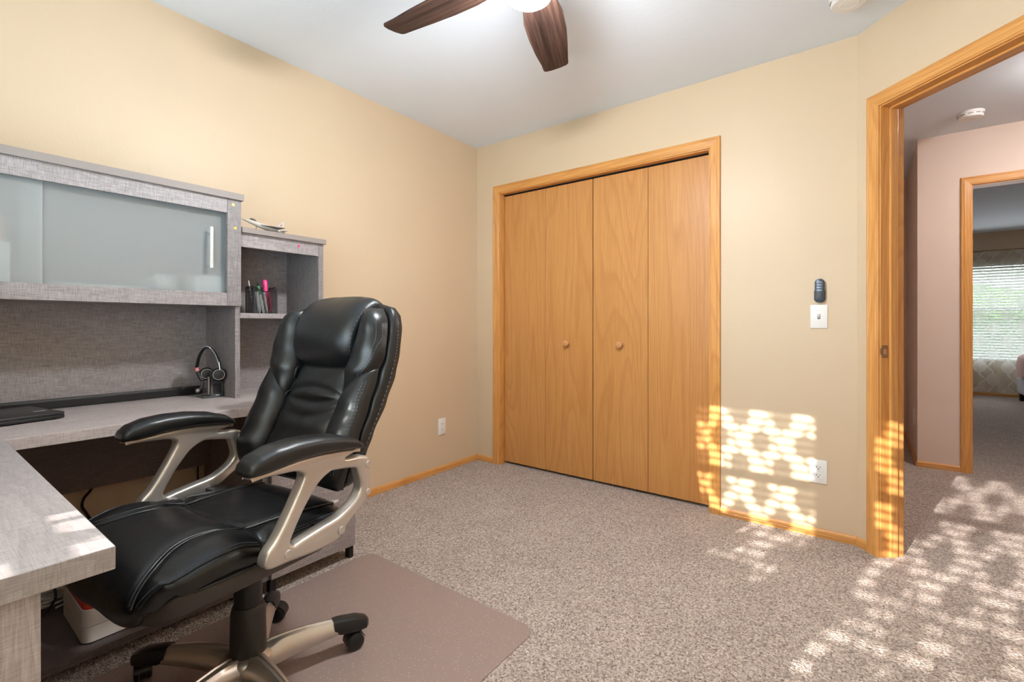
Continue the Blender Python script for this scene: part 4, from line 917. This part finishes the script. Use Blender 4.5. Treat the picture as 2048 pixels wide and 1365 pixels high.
r = thing('light_switch', (2.253, 0, 1.096), 'white toggle light switch on the wall between closet and doorway', 'light switch'); p = Part(r)
pl = p('cover_plate', B(2.2165, 2.2895, -.0055, -.0003, 1.0375, 1.1545, bev=.002), 'white_plastic', 40)
p('toggle_collar', B(2.2475, 2.2585, -.0065, -.0055, 1.084, 1.108), 'slot', None, pl); bm = bmesh.new(); prism(bm, [(2.2495, -.006, 1.088), (2.2495, -.006, 1.104), (2.2495, -.016, 1.107), (2.2495, -.016, 1.099)], (.007, 0, 0)); p('toggle', bm, 'white_plastic', 30)
for z in (1.066, 1.126):
    bm = bmesh.new(); cyl(bm, (2.253, -.0055, z), (0, -1, 0), .003, .0008, 12); p('screw', bm, 'ivory_plastic', None, pl)

r = thing('fan_remote', (2.257, 0, 1.165), 'dark grey fan remote in its wall cradle above the light switch', 'remote control'); p = Part(r)
def capsule(x0, x1, z0, z1, y0, y1, rt, rb, n=10):
    pts = []
    for cx, cz, a0, rr in ((x1-rt, z1-rt, 0, rt), (x0+rt, z1-rt, pi/2, rt), (x0+rb, z0+rb, pi, rb), (x1-rb, z0+rb, 1.5*pi, rb)):
        for k in range(n+1): a = a0+pi/2*k/n; pts.append((cx+rr*cos(a), cz+rr*sin(a)))
    bm = bmesh.new(); cx, cz = (x0+x1)/2, (z0+z1)/2
    loft(bm, [[V(cx+(a-cx)*k, y, cz+(b-cz)*k2) for a, b in pts] for y, k, k2 in ((y0, 1, 1), (y1+.003, 1, 1), (y1+.001, .95, .98), (y1, .86, .95))]); return bm
p('cradle', capsule(2.2335, 2.2805, 1.165, 1.225, -.0004, -.017, .003, .020), 'remote_grey', 40)
bd = p('body', capsule(2.2365, 2.2775, 1.170, 1.283, -.004, -.021, .020, .018), 'remote_grey', 40, label='dark grey remote')
for z in (1.2645, 1.2515, 1.2385, 1.2255): p('button', B(2.2455, 2.2685, -.0232, -.0208, z-.005, z+.005, bev=.0012), 'remote_button', 40, bd)
p('speaker_area', B(2.2465, 2.2675, -.0222, -.0205, 1.186, 1.214, bev=.001), 'headset_grey', 40, bd)

# hall lamp
r = thing('hall_lamp', (3.50, .82, H), 'round flush ceiling lamp in the hall', 'ceiling lamp'); p = Part(r); T = Matrix.Translation((3.50, .82, 0))
bm = bmesh.new(); lathe(bm, [(.0001, H-.0005), (.15, H-.0005), (.15, H-.025), (.0001, H-.025)], T, 40); p('base', bm, 'bronze', 40)
bm = bmesh.new(); lathe(bm, [(.140, H-.025), (.132, H-.055), (.095, H-.085), (.04, H-.098), (.0001, H-.10)], T, 40); p('glass_bowl', bm, 'hall_globe', 60)

# ------------------------------------------------------------------ far room sofa
r = thing('sofa', (4.85, 6.3, 0), 'grey upholstered sofa end in the far room', 'sofa'); p = Part(r)
def soft(bm, *a, bev=.05): box(bm, *a, bev=bev, seg=4); return bm
p('base', soft(bmesh.new(), 4.17, 5.6, 5.95, 6.75, .09, .40, bev=.03), 'sofa_grey', 50); p('armrest', soft(bmesh.new(), 4.13, 4.32, 5.93, 6.77, .09, .62), 'sofa_grey', 50)
p('backrest', soft(bmesh.new(), 4.30, 5.6, 6.55, 6.78, .35, .85), 'sofa_grey', 50); p('seat_cushion', soft(bmesh.new(), 4.33, 5.6, 5.97, 6.56, .40, .53), 'sofa_grey', 50)
for x, y in ((4.18, 6.0), (4.18, 6.68), (5.5, 6.0), (5.5, 6.68)): p('leg', B(x-.03, x+.04, y-.03, y+.03, 0, .095), 'black_plastic')
r = thing('throw_blanket', (4.2, 6.3, .62), 'red and cream patterned throw draped over the sofa arm', 'throw'); p = Part(r)
bm = bmesh.new(); q = [(4.095, .36), (4.085, .52), (4.10, .615), (4.14, .642), (4.25, .645), (4.33, .635), (4.36, .56)]; rings = []
for x, z in q: rings.append([V(x-.0, 6.10+.16*(1 if z < .5 and x < 4.2 else 0)*.9, z), V(x, 6.52-.0, z-.02*(x < 4.1)), V(x+.012, 6.52, z+.012), V(x+.012, 6.10, z+.012)])
loft(bm, rings); p('cloth', bm, 'throw', 40)
